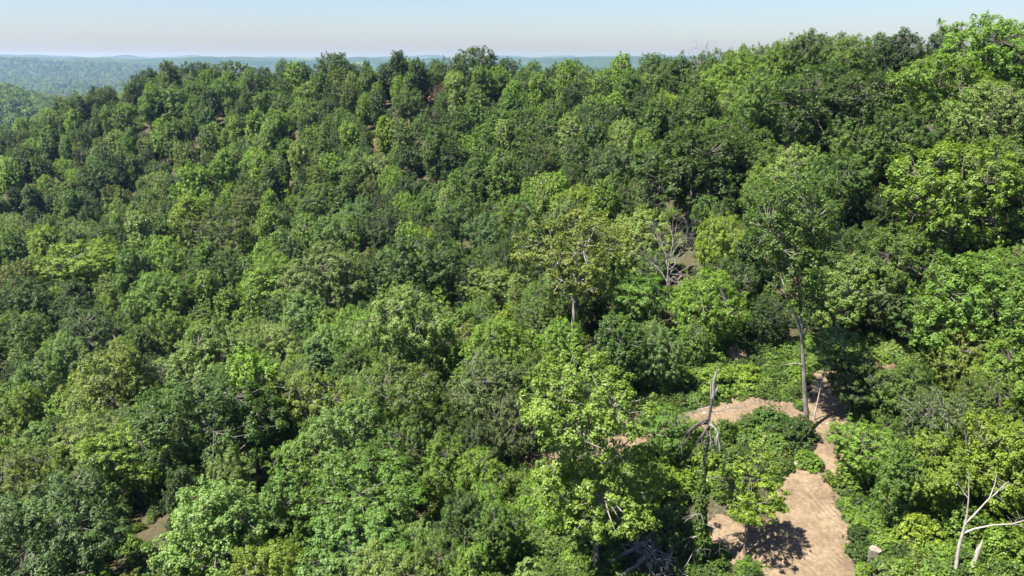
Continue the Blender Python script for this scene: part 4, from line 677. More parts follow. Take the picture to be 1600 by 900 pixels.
def make_tree(kind,seed,leafmul=1.0,sizemul=1.0,lean=(0,0)):
    """crown arrays (V,F,tint) and a Tubes skeleton, base at the origin, real metres"""
    rg=np.random.default_rng(seed*77+hash_kind(kind)); r0,H,cb,nc,cr,ls,nl,flat=KIND[kind]; zb=H*cb; hc=H-zb
    lob=rg.normal(size=(9 if kind in('oak','tall','poplar') else 7,3)); lob[:,2]=np.abs(lob[:,2])*.7; lob=nrm(lob)
    lamp=.5 if kind in('oak','open','tall','poplar') else .38; ph0=rg.uniform(0,50)
    # clump centres: best-candidate spread through an uneven shell
    C=[];
    for i in range(nc):
        best=None;bd=-1
        for c in range(5):
            while True:
                t=rg.uniform(0,1)
                if rg.uniform()<profile(kind,np.array(t))+.05: break
            if kind=='layered': t=np.clip((np.floor(t*5)+.5+rg.normal()*.12)/5,0,1)
            a=rg.uniform(0,2*math.pi); d3=nrm(np.array([math.cos(a),math.sin(a),(t-.4)*1.6]))
            f=(1-lamp+lamp*np.max((lob@d3).clip(0)**2.2)*1.15)*(.72+.56*float(vnoise(np.array(a*1.3+ph0),np.array(t*4.2+ph0))))
            shell=rg.uniform(.74,1.03) if rg.uniform()<.74 else rg.uniform(.2,.75)
            rr=profile(kind,np.array(t))*r0*f*shell-.3*cr*r0
            zz=zb+hc*(t*(.88 if t>.5 else 1)+.0)*(.80+.20*f if t>.5 else 1)
            p=np.array([rr*math.cos(a),rr*math.sin(a),zz])
            d=1e9 if not C else np.min(np.linalg.norm((np.array(C)-p)/np.array([1,1,.8]),axis=1))
            if d>bd: bd=d;best=p
        C.append(best)
    C=np.array(C); C[:,0]+=lean[0]*(C[:,2]/H)**1.3; C[:,1]+=lean[1]*(C[:,2]/H)**1.3
    rc=cr*r0*rg.uniform(.6,1.3,nc)
    if kind not in('shrub','distant'):                                   # sprigs that stick out of the crown
        ns=nc//3; pk=rg.choice(nc,ns); ax=np.array([lean[0]*.6,lean[1]*.6,zb+hc*.35]); dv=nrm(nrm(C[pk]-ax)+np.array([0,0,.55])+rg.normal(size=(ns,3))*.25)
        C=np.r_[C,C[pk]+dv*(rc[pk]*rg.uniform(.8,1.7,ns))[:,None]]; rc=np.r_[rc,rc[pk]*rg.uniform(.35,.6,ns)]; nc=len(C)
    # leaves: clump > tuft > leaf
    nt_=9; n=int(nl*leafmul); ci=rg.choice(nc,n,p=rc**2/np.sum(rc**2)); 
    T=nrm(rg.normal(size=(nc,nt_,3))+np.array([0,0,.35])); T=T*rg.uniform(.5,1,(nc,nt_,1))*np.array([1,1,flat])
    ti=rg.integers(0,nt_,n); tc=C[ci]+T[ci,ti]*rc[ci,None]
    v=nrm(rg.normal(size=(n,3))+np.array([0,0,.3])); 
    P=tc+v*(rc[ci]*.40)[:,None]*rg.uniform(.35,1.05,(n,1))*np.array([1,1,max(flat,.55)])
    cen=np.array([lean[0]*.6,lean[1]*.6,zb+hc*.4]); outd=nrm(P-cen)
    nn=nrm(.55*v+.45*nrm(T[ci,ti])+.35*outd+np.array([0,0,.55])+rg.normal(size=(n,3))*.33)
    a=nrm(np.cross(nn,rg.normal(size=(n,3)))); b=np.cross(nn,a); s=(ls*sizemul*rg.uniform(.6,1.35,n))[:,None]
    fold=nn*s*rg.uniform(.02,.16,(n,1))
    V=np.stack([P-a*s*.55,P-b*s*.36+fold,P+a*s*.55,P+b*s*.36+fold],1).reshape(-1,3)
    F_=np.arange(n*4).reshape(-1,4)
    ct=rg.uniform(.85,1.15,nc)[ci]*rg.uniform(.72,1.28,n); hue=rg.normal(size=n)*.06
    tint=np.repeat(np.stack([ct*(1+hue),ct,ct*(1-hue*.6)],1),4,0)
    # skeleton
    tb=Tubes(); tr=(.0092 if kind=='tall' else .0135 if kind in('poplar','lone') else .009 if kind=='leaner' else .017)*H if kind!='shrub' else .05
    def axis(z): return np.array([lean[0]*(z/H)**(1.0 if kind=='tall' else 1.3)+.10*math.sin(z*.5+seed)*(z/H)*2,lean[1]*(z/H)**1.3+.12*math.cos(z*.43+seed)*(z/H)*2,z])
    ztop=H*.86; zs=np.linspace(0,ztop,9)
    if kind!='shrub': tb.add([axis(z)+np.array([0,0,-.4*(z==0)]) for z in zs],[tr*(1.35 if z==0 else 1)*(1-.88*(z/ztop)) for z in zs],9)
    nb=11 if kind!='shrub' else 7; dirs=[];
    order=rg.permutation(nc); hubs=[]
    for k in range(nb):
        ph=k*2.4+rg.uniform(-.4,.4); z0=(zb*.8+hc*(.05+.62*k/nb)) if kind!='shrub' else 0
        p0=axis(z0); tgt=np.array([math.cos(ph),math.sin(ph),0])*r0*.55*profile(kind,np.array(min(1,(z0-zb)/hc+.25 if hc else .5)))+axis(min(H*.9,z0+hc*.2))
        mid=(p0+tgt)/2+np.array([0,0,-.1*r0*.2])+rg.normal(size=3)*.12
        rb=tr*(1-.75*z0/ztop)*.55 if kind!='shrub' else .03
        tb.add([p0,mid,tgt],[rb,rb*.75,rb*.5],5); hubs.append((tgt,rb*.5)); hubs.append((mid,rb*.6))
    HB=np.array([h[0] for h in hubs])
    for i in range(nc):
        k=int(np.argmin(np.linalg.norm(HB-C[i],axis=1)+.0)); p0=HB[k]; m_=(p0+C[i])/2+rg.normal(size=3)*.1+np.array([0,0,-.12])
        tb.add([p0,m_,C[i]],[max(hubs[k][1]*.7,.02),.022+.004*r0,.012],3)
    return V,F_,tint,tb
def hash_kind(k): return sum(ord(c)*(i+3) for i,c in enumerate(k))
LIB={}
def variant(kind,seed,bark=None,**kw):
    V,F_,t,tb=make_tree(kind,seed,**kw)
    return tb.mesh('trunk',bark or BARK),mesh('crown',V,[F_],LEAF,False,t)
NV={'round':4,'oval':4,'oak':4,'fine':2,'layered':3,'conic':2,'open':3,'shrub':4}
for k,nv in NV.items():
    LIB[k]=[variant(k,s,PALEBARK if (k in('open','oval') and s%2) else BARK) for s in range(nv)]
rnd=random.Random(11)
def jitter(c,a=.12): 
    v=rnd.uniform(1-a,1+a); return (c[0]*v*rnd.uniform(.93,1.07),c[1]*v,c[2]*v*rnd.uniform(.9,1.1),1)
def plant(name,kind,x,y,r,H,colour,label,cat='tree',group='trees of the hillside wood',vi=None,rz=None,sink=.15):
    vi=rnd.randrange(len(LIB[kind])) if vi is None else vi; r0,h0=KIND[kind][:2]
    o=thing(name,label,cat,(x,y,gz(x,y)-sink),rnd.uniform(0,6.28) if rz is None else rz,group,(r/r0,r/r0,H/h0))
    tm,cm=LIB[kind][vi]; link('trunk' if kind!='shrub' else 'stem',tm,o); link('crown' if kind!='shrub' else 'foliage',cm,o,color=jitter(PAL[colour])); return o
NAME={'round':'broadleaf_tree','oval':'tulip_tree','oak':'oak_tree','fine':'feathery_tree','layered':'tiered_tree','conic':'young_tree','open':'ash_tree'}
for x,y,r,H,k,c,lab in TREES: plant(NAME[k],k,x,y,r,H,c,lab)
def special(name,kind,seed,xy,colour,label,bark,rz=0,scale=1,lean=(0,0),**kw):
    tm,cm=variant(kind,seed,bark,lean=lean,**kw); o=thing(name,label,'tree',(*xy,gz(*xy)-.1),rz,None,(scale,)*3)
    o2=link('trunk',tm,o); link('crown',cm,o,color=(*PAL[colour],1)); return o2
tt=special('tall_tree','tall',3,PT['tall'],'mid','tallest grey-trunked tree standing alone beside the dirt trail, its trunk bare',GREYBARK,lean=(-3.6,.6))
q=Tubes(); q.add([(-1.2,.15,8.2),(-1.6,.0,9.6),(-2.2,-.2,11.0),(-3.0,-.3,12.6),(-4.0,-.2,13.6),(-5.0,0,14.2)],[.10,.09,.075,.055,.04,.015],7); link('branch',q.mesh('branch',GREYBARK),tt)
q=Tubes(); q.add([(-1.0,.1,6.6),(-1.9,-.3,6.9),(-2.9,-.5,6.8)],[.05,.035,.01],5); link('branch',q.mesh('branch',DEAD),tt)
special('poplar_tree','poplar',5,PT['poplar'],'lime2','large-leaved yellow-green tree with grey trunk, front and centre before the clearing',PALEBARK,lean=(-1.3,-.5))
KIND['leaner']=(1.9,9.2,.62,40,.26,.2,5500,.6)
special('leaning_tree','leaner',2,PT['leaner'],'pale','slender pale stem leaning beside the tallest trunk, small leafy top',DEAD,lean=(1.6,.8))
KIND['lone']=(2.9,10.3,.34,110,.15,.14,10500,.5)
special('young_tree','lone',4,PT['small_a'],'lime','lime green young tree with thin dark trunk on bare soil left of the trail',BARK)
plant('rust_tree','fine',PT['rust_tree'][0],PT['rust_tree'][1],4.2,9,'rust','rust-brown withered tree among green ones high on the far slope',group=None)
# ---------------------------------------------------------------- shrubs beside the trail
SHRUBS=[
 (23.9,63.2,1.9,2.2,'deep','dark low bush in shade at the foot of the tallest tree'),
 (18.2,63.9,1.6,2.2,'mid','green bush in front of the left trail branch, right of the snag'),
 (15.4,63.4,1.7,2.6,'fresh','fresh bush just behind the snag, before the left trail branch'),
 (20.9,64.6,1.5,2.0,'mid','mid green bush at the lower edge of the left trail branch'),
 (25.0,63.6,1.6,2.6,'deep','taller dark bush hugging the foot of the tallest trunk'),
 (22.9,65.2,1.9,2.4,'deep','dark bush covering the fork of the two trails'),
 (24.6,60.6,1.5,1.4,'fresh','low green bush left of the trail below the tallest tree'),
 (22.4,62.2,1.7,1.8,'mid','green bush between the trail and the lime young tree'),
 (19.5,72.0,2.4,2.6,'fresh','bright bush on the bank above the left trail branch'),
 (16.2,72.5,2.2,2.3,'fresh','leafy bush behind the pale logs'),
 (22.6,73.0,2.2,2.0,'lime','yellow-green bush on the bank, right of the pale logs'),
 (13.0,58.0,2.6,2.4,'fresh','wide bright green bush left of the snag'),
 (10.3,58.4,2.6,2.3,'jade','soft green bush between the large-leaved tree and the snag'),
 (15.6,60.2,2.0,2.4,'lime','light bush above the lime young tree'),
 (12.2,53.6,1.9,3.0,'sage','greyish bush against the snag trunk'),
 (3.2,48.4,1.8,2.4,'lime','bright bush at the bottom edge left of the large-leaved tree'),
 (25.9,52.4,1.0,1.3,'deep','small dark bush on the trail edge above the stump'),
 (28.2,51.6,1.4,1.6,'lime','yellow-green bush just right of the stump'),
 (24.9,49.2,.8,1.0,'fresh','little bush between the trail and the stump'),
 (16.8,49.6,1.1,1.0,'fresh','low sprouting bush below the lime young tree'),
 (20.7,56.0,.9,1.1,'lime','little yellow-green bush on the left trail edge'),
 (27.0,57.6,1.6,2.2,'fresh','leafy bush leaning over the right trail edge'),
 (29.6,60.6,1.7,2.0,'mid','mid green bush in the dark gap right of the trail'),
 (32.9,70.5,1.6,1.8,'mid','bush at the shaded top of the trail, right side'),
 (29.3,51.5,2.0,3.0,'lime','bright yellow-green bush left of the forked dead tree'),
 (32.6,51.8,2.4,3.4,'fresh','fresh green bush right behind the forked dead tree'),
 (34.9,49.6,2.3,3.0,'fresh','fresh green bush at the bottom right corner'),
 (30.8,54.2,2.2,3.8,'lime','tall yellow-green bush behind the forked dead tree'),
 (27.6,73.4,1.6,1.6,'fresh','bush behind the shaded bend of the trail')]
for x,y,r,H,c,lab in SHRUBS: plant('shrub','shrub',x,y,r,H,c,lab,'bush','bushes beside the trail',sink=.05)
# ---------------------------------------------------------------- dead wood
def limb(tb,p0,d,L,r,rg,depth,gn=.0,sides=5):
    """a forking bare branch"""
    pts=[p0];rad=[r];p=np.array(p0,float);d=nrm(np.array(d,float)); k=5
    for i in range(k):
        d=nrm(d+rg.normal(size=3)*.16+np.array([0,0,gn])); p=p+d*L/k; pts.append(p.copy()); rad.append(r*(1-.75*(i+1)/k))
    tb.add(pts,rad,sides)
    if depth>0:
        for j in range(rg.integers(2,5)):
            i=rg.integers(1,k+1); nd=nrm(d+rg.normal(size=3)*.65); limb(tb,pts[i],nd,L*rg.uniform(.35,.65),max(rad[i]*.7,.008),rg,depth-1,gn,4 if depth>1 else 3)
def bare_tree(name,label,xy,H,r,seed,m,nl=7,spread=.7,depth=2,z0=.35,length=.42):
    rg=np.random.default_rng(seed); o=thing(name,label,'dead tree',(*xy,gz(*xy)-.2)); tb=Tubes(); P=[];R=[]
    for z in np.linspace(0,H*.85,8): P.append(np.array([.05*H*math.sin(z*.4+seed)*(z/H),.04*H*math.cos(z*.5+seed)*(z/H),z])); R.append(r*(1.3 if z==0 else 1)*(1-.8*z/(H*.85)))
    tb.add(P,R,9); tk=link('trunk',tb.mesh('trunk',m),o)
    for k in range(nl):
        t=z0+(0.8-z0)*k/nl; i=int(t*7); q=Tubes(); ph=k*2.4+seed
        limb(q,P[i],(math.cos(ph)*spread,math.sin(ph)*spread,.7),H*length*rg.uniform(.7,1.1),R[i]*.55,rg,depth,.03); link('branch',q.mesh('branch',m),tk)
    return o
bare_tree('dead_tree','grey leafless tree amid green crowns, right of centre',(18.6,92.0),12.0,.16,4,GREYDEAD,13,.8,4,.25,.42)
bare_tree('dead_tree','bare twiggy tree poking above the skyline, right of centre',(36.5,160.0),17.5,.2,8,GREYDEAD,11,.55,3,.5,.3)
def snag():
    x,y=PT['snag']; o=thing('snag','broken dead trunk with torn pale top and drooping dark branches','dead tree',(x,y,gz(x,y)-.2)); rg=np.random.default_rng(3)
    zs=np.linspace(0,14.4,14); P=[np.array([.09*math.sin(z*.55)+.05*math.sin(z*1.9),.08*math.cos(z*.5),z]) for z in zs]; tb=Tubes(); tb.add(P,[.22+.02*rg.normal() if k<3 else .15-.004*k+.015*rg.normal() for k in range(14)],11); tk=link('trunk',tb.mesh('trunk',DARKDEAD),o)
    t2=Tubes(); p=P[-1]+np.array([0,0,-.5]); t2.add([p,p+np.array([.04,0,.6]),p+np.array([.02,.03,1.3]),p+np.array([.16,.02,1.9]),p+np.array([.1,.05,2.5])],[.15,.13,.10,.07,.012],7); t2.add([p+np.array([-.08,0,.2]),p+np.array([-.16,0,.9]),p+np.array([-.12,0,1.5])],[.09,.06,.01],5); t2.add([p+np.array([.1,-.05,.3]),p+np.array([.3,-.05,.8]),p+np.array([.34,-.1,1.1])],[.07,.05,.01],5); link('broken_top',t2.mesh('broken_top',GREYDEAD),o)
    for k,(z,dx,dy,L,r,m,g) in enumerate([(12.4,-1,-.3,2.6,.10,DARKDEAD,-.30),(12.1,-.8,.3,3.2,.11,DARKDEAD,-.28),(12.0,.7,-.4,2.2,.09,GREYDEAD,-.34),(12.9,1,.2,2.6,.05,GREYDEAD,-.05),(13.3,-.9,0,2.2,.05,GREYDEAD,-.02),(11.6,.2,-1,2.2,.08,DARKDEAD,-.34),(11.9,-.3,-.9,2.6,.09,DARKDEAD,-.36),(12.2,.9,-.2,2.4,.07,GREYDEAD,-.36),(10.8,-.7,-.2,1.8,.05,DARKDEAD,-.2),
        (5.2,-.6,-.6,2.2,.05,GREYDEAD,-.1),(4.4,.6,-.6,1.8,.04,GREYDEAD,-.1),(6.3,-.9,.1,1.8,.04,DARKDEAD,-.05),(2.6,-.5,-.7,2.0,.06,GREYDEAD,-.15),(8,.8,-.3,1.6,.04,DARKDEAD,-.1),(3.4,-.9,-.3,2.4,.05,GREYDEAD,-.2)]):
        q=Tubes(); i=min(13,int(z/14.4*13)); limb(q,P[i]+np.array([0,0,z-P[i][2]]),(dx,dy,-.1 if g<-.1 else .15),L,r,rg,2,g); link('branch',q.mesh('branch',m),tk)
    n=4200; z=np.abs(rg.normal(size=n))*4.2; z=np.where(z>11.5,rg.uniform(1,11,n),z); a=rg.uniform(0,6.28,n); lump=.22+1.35*np.clip(vnoise(z*.9+3,a*.55)-.3,0,1)**1.3
    Pn=np.c_[np.cos(a)*lump*rg.uniform(.3,1,n)+.22*np.sin(z*.55),np.sin(a)*lump*rg.uniform(.3,1,n),z]; nn=nrm(Pn*np.array([1,1,0])+rg.normal(size=(n,3))*.5+np.array([0,0,.5])); A=nrm(np.cross(nn,rg.normal(size=(n,3)))); B=np.cross(nn,A); s=rg.uniform(.1,.24,(n,1))
    V=np.stack([Pn-A*s*.5,Pn-B*s*.4,Pn+A*s*.5,Pn+B*s*.4],1).reshape(-1,3); t=np.repeat(rg.uniform(.7,1.3,(n,1)),4,0)*np.ones(3)
    link('ivy',mesh('ivy',V,[np.arange(n*4).reshape(-1,4)],LEAF,False,t),o,color=(*PAL['mid'],1))
snag()
def forked():
    x,y=PT['forked_dead']; o=thing('dead_tree','pale barkless forked dead tree in the lower right corner','dead tree',(x,y,gz(x,y)-.2)); rg=np.random.default_rng(9)
    tb=Tubes(); tb.add([(0,0,0),(-.12,0,1.6),(-.15,.05,3.0),(-.05,.0,4.4)],[.19,.14,.115,.10],9); tk=link('trunk',tb.mesh('trunk',DEAD),o)
    q=Tubes(); q.add([(-.05,0,4.35),(.02,.05,5.6),(-.02,.1,6.7),(-.2,.1,8.0),(-.34,.12,8.8)],[.085,.06,.045,.03,.01],7); limb(q,np.array([-.02,.1,6.7]),(-.4,.2,1),1.3,.03,rg,1); limb(q,np.array([.02,.05,5.6]),(-.6,-.3,.7),1.0,.025,rg,1); link('branch',q.mesh('branch',DEAD),tk)
    q=Tubes(); q.add([(-.05,0,4.8),(.6,-.1,5.9),(1.25,-.1,6.9),(1.5,0,7.9),(1.55,.1,8.7)],[.07,.058,.045,.03,.01],7); limb(q,np.array([1.25,-.1,6.9]),(1,.2,.5),1.9,.05,rg,2); link('branch',q.mesh('branch',DEAD),tk)
    q=Tubes(); q.add([(-.08,0,4.1),(.5,-.2,4.6),(1.6,-.3,4.95),(2.9,-.4,5.1),(4.2,-.3,5.5)],[.085,.07,.058,.045,.025],7)
    for p in ((2.2,-.35,5.0),(2.9,-.4,5.1),(3.5,-.35,5.3),(4.2,-.3,5.5),(4.2,-.3,5.5)): limb(q,np.array(p),(1,rg.normal()*.5,rg.normal()*.5-.1),2.3,.028,rg,3)
    link('branch',q.mesh('branch',DEAD),tk)
    x,y=PT['broken_pole']; o=thing('broken_trunk','short pale broken-off trunk beside the forked dead tree','dead tree',(x+.25,y-.2,gz(x,y)-.2)); tb=Tubes(); tb.add([(0,0,0),(.12,0,1.6),(.3,0,2.9),(.38,0,3.3),(.48,.02,3.75)],[.17,.15,.13,.09,.012],9); tb.add([(.18,0,2.7),(.2,0,3.3)],[.1,.01],6); link('trunk',tb.mesh('trunk',DEAD),o)
forked()
def log(name,label,a,b,r,seed,group,m=DEAD,lift=0,twigs=2):
    rg=np.random.default_rng(seed); A=np.array([a[0],a[1],gz(*a)+r*.9+lift]); B=np.array([b[0],b[1],gz(*b)+r*.6+lift*.2]); o=thing(name,label,'log',tuple(A),0,group)
    D=B-A; tb=Tubes(); pts=[D*t+np.array([0,0,rg.normal()*.05]) for t in np.linspace(0,1,6)]; tb.add([pts[0]-D*.002]+pts+[pts[-1]+D*.002],[.01]+[r*(1-.45*t) for t in np.linspace(0,1,6)]+[.01],8); tk=link('trunk',tb.mesh('trunk',m),o)
    for k in range(twigs): 
        q=Tubes(); limb(q,pts[2+k%4],nrm(D)*.6+np.array([rg.normal()*.6,rg.normal()*.6,.5]),np.linalg.norm(D)*.3,r*.35,rg,1); link('branch',q.mesh('branch',m),tk)
lx,ly=PT['logs']
for i,(a,b,r,l) in enumerate([((-1.6,.6),(1.4,.9),.11,'uppermost pale log on the left trail edge'),((-1.9,-.1),(.9,.35),.10,'second pale log down on the left trail edge'),((-1.5,-.8),(1.0,-.25),.13,'thickest pale log, lowest on the left trail edge'),((-.3,-1.1),(1.1,.2),.07,'thin pale stick crossing the logs at the trail edge'),((.8,-.9),(1.25,.9),.08,'short pale stick at the right end of the trail-edge logs')]):
    log('fallen_log',l,(lx+a[0],ly+a[1]),(lx+b[0],ly+b[1]),r,i,'pale logs at the trail edge',lift=.12*(i>2),twigs=0)
bx,by=10.0,51.2
for i,(a,b,r,l) in enumerate([((-2.9,-.6),(.4,2.0),.19,'thick bleached fallen trunk slanting across the top of the brush heap'),((-2.2,-1.9),(1.0,1.2),.13,'bleached fallen trunk in the middle of the brush heap'),((1.0,-1.6),(2.2,1.6),.16,'fallen pale trunk at the right of the brush heap'),((-2.8,-2.6),(.2,-1.6),.11,'low pale log at the bottom of the brush heap'),((.2,-2.2),(2.4,-.4),.10,'crooked pale log right of the large-leaved trunk')]):
    log('fallen_log',l,(bx+a[0],by+a[1]),(bx+b[0],by+b[1]),r,20+i,'fallen trunks in the brush heap',lift=.9,twigs=4)
bp=thing('brush_pile','tangled heap of grey dead branches below the snag','brush pile',(bx,by,gz(bx,by))); rg=np.random.default_rng(44)
for k in range(46):
    q=Tubes(); a=rg.uniform(0,6.28); p0=np.array([rg.normal()*1.5,rg.normal()*1.0,rg.uniform(.2,1.5)]); p0[2]+=gz(bx+p0[0],by+p0[1])-gz(bx,by); limb(q,p0,(math.cos(a),math.sin(a),rg.uniform(.05,.6)),rg.uniform(1.2,2.8),rg.uniform(.02,.05),rg,2,-.05); link('branch',q.mesh('branch',DEAD if k%4 else GREYDEAD),bp)
def stump():
    x,y=PT['stump']; o=thing('stump','thick cut tree stump on the right edge of the trail','stump',(x,y,gz(x,y)-.1),0,None,(.8,.8,.72)); n=22; V=[];F_=[]; rg=np.random.default_rng(2)
    hs=[0,.25,.6,1.0,1.35]; 
    for h in hs:
        for j in range(n):
            a=j*2*math.pi/n; r=.58+.22*max(0,1-h/.4)*(1+.6*math.sin(a*4))+.05*math.sin(a*7+h)+(.03*rg.normal()); top=.22*(vnoise(np.array(a*1.5),np.array(1.))-.5) if h>1.2 else 0
            V.append((r*math.cos(a),r*math.sin(a),h+float(top)))
    for i in range(len(hs)-1):
        for j in range(n): F_.append((i*n+j,i*n+(j+1)%n,(i+1)*n+(j+1)%n,(i+1)*n+j))
    link('bark',mesh('bark',V,[F_],BARK,False),o)
    Vt=[V[(len(hs)-1)*n+j] for j in range(n)]; Vt=[(a*.985,b*.985,c-.02) for a,b,c in Vt]+[(0,0,1.3)]; link('cut_face',mesh('cut_face',Vt,[[(j,(j+1)%n,n) for j in range(n)]],CUT,False),o)
stump()
# ---------------------------------------------------------------- soil banks and stones
def bank(label,xy,w,d,h,seed,m,lip=True):
    n=26; V=[];F_=[]; x,y=xy; g0=gz(x,y)
    for i in range(n+1):
        for j in range(n+1):
            a=-1+2*i/n; b=-1+2*j/n; rr=min(1,math.hypot(a,b)); px=a*w; py=b*d; nz=float(fbm(np.array(px*1.5+seed*7),np.array(py*1.5),5))
            z=h*(1-rr**2.2)*(.1+1.9*nz)*(1 if b>-.15 else max(0,1-(-.15-b)*1.3)); V.append((px+.5*(nz-.5),py+.5*(nz-.5),gz(x+px,y+py)-g0+z-.25*(rr>=.99)))
    for i in range(n):
        for j in range(n): q=i*(n+1)+j; F_.append((q,q+n+1,q+n+2,q+1))
    o=link('soil_bank',mesh('soil_bank',V,[F_],m,True),None,(x,y,g0)); return tag(o,label,'soil bank','bare soil banks')
bank('small bare brown soil mound above the left trail branch',PT['mound_a'],1.6,1.1,1.0,1,TRAIL)
bank('little brown earth heap in the woods above the snag',PT['mound_b'],.9,.8,.6,2,TRAIL)
bank('orange clay bank in the trees right of the trail top',PT['mound_c'],1.9,1.4,1.6,3,CLAY)
bank('orange clay bank under the trees at right, farther up',PT['mound_d'],3.2,1.5,1.8,4,CLAY)
bank('small orange soil scar high on the far slope left of the rust tree',PT['soil_far'],3.2,2.0,2.4,5,CLAY)
bank('narrow reddish soil scar midway up the far slope',PT['soil_mid'],1.7,1.6,2.6,6,CLAY)
rs=np.random.default_rng(6)
def stone_mesh():
    t=(1+5**.5)/2; V=nrm(np.array([(-1,t,0),(1,t,0),(-1,-t,0),(1,-t,0),(0,-1,t),(0,1,t),(0,-1,-t),(0,1,-t),(t,0,-1),(t,0,1),(-t,0,-1),(-t,0,1)],float))*rs.uniform(.7,1.15,(12,1))
    return mesh('stone',V,[[(0,11,5),(0,5,1),(0,1,7),(0,7,10),(0,10,11),(1,5,9),(5,11,4),(11,10,2),(10,7,6),(7,1,8),(3,9,4),(3,4,2),(3,2,6),(3,6,8),(3,8,9),(4,9,5),(2,4,11),(6,2,10),(8,6,7),(9,8,1)]],STONE,False)
for x,y,s,l in [(25.2,59.3,.22,'larger stone on the sunny trail below the bend'),(26.0,59.2,.15,'small stone right of the larger stone on the trail'),(30.2,69.2,.30,'pale stone lying in the shaded part of the trail'),(23.7,60.6,.32,'stone on the left trail edge below the tallest tree'),(28.3,66.0,.2,'stone in the shade near the tallest trunk')]:
    tag(link('stone',stone_mesh(),None,(x,y,gz(x,y)+.22),(0,0,x),(s*1.3,s,s*.7)),l,'stone','stones on the trail')
# ---------------------------------------------------------------- uncountable growth: rest of the wood, undergrowth, far woodland
def source(name,meshes):
    c=bpy.data.collections.new(name)
    for i,me in enumerate(meshes): c.objects.link(bpy.data.objects.new(f'{name}_{i:02d}',me))
    return c
def combined(kind,seed,lm,sm,m=None):
    V,F_,t,tb=make_tree(kind,seed,lm,sm); V2,F2=tb.arrays(); 
    return mesh(kind,np.r_[V,V2],[F_,F2+len(V)],[m or LEAFMIX,BARK],False,np.r_[t,np.ones((len(V2),3))],np.r_[np.zeros(len(F_)),np.ones(len(F2))])
def scatter(name,label,cat,P,idx,rot,scl,coll):
    me=bpy.data.meshes.new(name); me.vertices.add(len(P)); me.vertices.foreach_set('co',np.asarray(P,np.float32).ravel())
    for nm,ty,arr,key in (('idx','INT',np.asarray(idx,np.int32),'value'),('rot','FLOAT_VECTOR',np.asarray(rot,np.float32).ravel(),'vector'),('scl','FLOAT_VECTOR',np.asarray(scl,np.float32).ravel(),'vector')):
        me.attributes.new(nm,ty,'POINT').data.foreach_set(key,arr)
    ng=bpy.data.node_groups.new(name,'GeometryNodeTree'); ng.interface.new_socket('Geometry',in_out='INPUT',socket_type='NodeSocketGeometry'); ng.interface.new_socket('Geometry',in_out='OUTPUT',socket_type='NodeSocketGeometry')
    gi=ng.nodes.new('NodeGroupInput'); go=ng.nodes.new('NodeGroupOutput'); ip=ng.nodes.new('GeometryNodeInstanceOnPoints'); ci=ng.nodes.new('GeometryNodeCollectionInfo')
    ci.inputs['Collection'].default_value=coll; ci.inputs['Separate Children'].default_value=True; ci.inputs['Reset Children'].default_value=True; ip.inputs['Pick Instance'].default_value=True
    L=ng.links.new; L(gi.outputs[0],ip.inputs['Points']); L(ci.outputs[0],ip.inputs['Instance']); L(ip.outputs[0],go.inputs[0])
    for nm,dt,so in (('idx','INT','Instance Index'),('rot','FLOAT_VECTOR','Rotation'),('scl','FLOAT_VECTOR','Scale')):
        a=ng.nodes.new('GeometryNodeInputNamedAttribute'); a.data_type=dt; a.inputs['Name'].default_value=nm; L(a.outputs[0],ip.inputs[so])
    o=link(name,me); o.modifiers.new('scatter','NODES').node_group=ng; o['kind']='stuff'; o['label']=label; o['category']=cat; return o
KS=['round','oval','oak','fine','layered','conic','open']
WC=source('wood_source',[combined(k,20+s,.34,1.6) for k in KS for s in range(2)])
Wd=np.array(WOOD,float); rw=np.random.default_rng(8); r0=np.array([KIND[k][0] for k in KS])[Wd[:,4].astype(int)]; h0=np.array([KIND[k][1] for k in KS])[Wd[:,4].astype(int)]
scatter('woodland','remaining small crowns filling the hillside wood','woodland',np.c_[Wd[:,:2],ground_z(Wd[:,0],Wd[:,1])-.2],Wd[:,4].astype(int)*2+rw.integers(0,2,len(Wd)),np.c_[np.zeros((len(Wd),2)),rw.uniform(0,6.28,len(Wd))],np.c_[Wd[:,2]/r0,Wd[:,2]/r0,Wd[:,3]/h0],WC)
UC=source('undergrowth_source',[combined('shrub',40+s,.3,1.5) for s in range(4)])
n=9000; y=np.r_[rw.uniform(36,230,n),rw.uniform(42,80,22000)]; x=np.r_[rw.uniform(-.72,.72,n)*y[:n],rw.uniform(-2,42,22000)]; d,_,_=trail_edge(x,y); keep=((d<1.0)|(np.arange(len(x))<17000))&((d>.05)|((d>-1.1)&(rw.uniform(0,1,len(x))<.6*sstep(-1.2,.1,d)**2)))&(vnoise(x/5,y/5)>.12)&((d>3)|(vnoise(x/1.6+7,y/1.6)>.36))&~((np.hypot(x-bx,y-by)<2.6))
for nm in ('mound_a','mound_b','mound_c','mound_d','soil_far','soil_mid','stump'): keep&=np.hypot(x-PT[nm][0],y-PT[nm][1])>(1.0 if nm=='stump' else 1.8)
x=x[keep];y=y[keep];n=len(x); s=rw.uniform(.22,.7,n)*np.where(d[keep]<.3,rw.uniform(.15,.5,n),np.where(d[keep]<2,.75,1))
scatter('undergrowth','low leafy undergrowth covering the forest floor','undergrowth',np.c_[x,y,ground_z(x,y)-.1],rw.integers(0,4,n),np.c_[rw.normal(size=(n,2))*.15,rw.uniform(0,6.28,n)],np.c_[s,s,s*rw.uniform(.6,1.2,n)],UC)
KIND['distant']=(5,9,0,26,.34,1.0,520,.7)
FC=source('distant_source',[combined('distant',60+s,1,1) for s in range(4)])
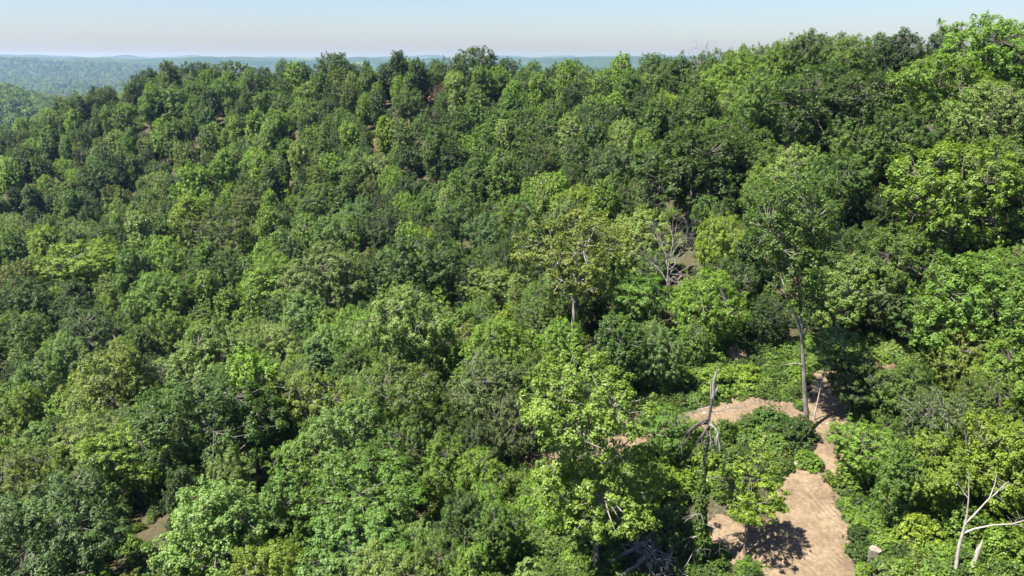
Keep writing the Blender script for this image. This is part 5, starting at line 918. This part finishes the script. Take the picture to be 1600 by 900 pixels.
n=52000; D=np.sqrt(rw.uniform(430**2,4700**2,n)); a=rw.uniform(-.72,-.20,n); x=a*D;y=D; sp=np.maximum(1,D/1700.); keep=rw.uniform(0,1,n)<np.where(D<1500,1,np.clip(1.2/sp**1.3,0,1)); fld=fbm(x/330+4,y/500,3); keep&=(fld<.60)|(D<1500)
n2=6500; D2=np.sqrt(rw.uniform(430**2,1500**2,n2)); x2=rw.uniform(-.74,-.3,n2)*D2
x=np.r_[x[keep],x2]; y=np.r_[y[keep],D2]; n=len(x); s=rw.uniform(.75,1.3,n)*np.maximum(1,y/2000.)**.8
scatter('distant_woodland','far woods on the hill and valley at the left','woodland',np.c_[x,y,ground_z(x,y)-1],rw.integers(0,4,n),np.c_[np.zeros((n,2)),rw.uniform(0,6.28,n)],np.c_[s,s,s*rw.uniform(1.0,1.6,n)],FC)
def debris():
    rg=np.random.default_rng(31); tb=Tubes(); x=rg.uniform(1,36,9000); y=rg.uniform(42,77,9000); d,_,_=trail_field(x,y); ok=(d>-.9)&(d<1.2)&(rg.uniform(0,1,9000)<.6)
    for px,py in np.c_[x,y][ok][:1100]:
        a=rg.uniform(0,6.28); l=rg.uniform(.15,.6); z=gz(px,py)+.26; tb.add([(px,py,z),(px+math.cos(a)*l,py+math.sin(a)*l,z+rg.uniform(-.05,.1))],[.02,.012],3)
    o=link('debris',tb.mesh('debris',GREYDEAD)); o['kind']='stuff'; o['label']='small twigs strewn along the edges of the dirt trail'; o['category']='debris'
debris()
# ---------------------------------------------------------------- haze
def haze():
    m,nt,N,L=mat('haze'); out=N('OutputMaterial'); v=N('VolumePrincipled'); v.inputs['Color'].default_value=(.30,.46,.95,1); v.inputs['Absorption Color'].default_value=(1,1,1,1); v.inputs['Anisotropy'].default_value=.58; v.inputs['Density'].default_value=1.2e-4; L(v.outputs[0],out.inputs['Volume'])
    b=14600; zl,zh=-190,66; V=[(sx*b,sy*b,z) for z in (zl,zh) for sx,sy in ((-1,-1),(1,-1),(1,1),(-1,1))]
    o=link('haze',mesh('haze',V,[[(3,2,1,0),(4,5,6,7),(0,1,5,4),(1,2,6,5),(2,3,7,6),(3,0,4,7)]],m)); o['kind']='stuff'; o['label']='pale blue summer haze over the far valley'; o['category']='haze'
haze()
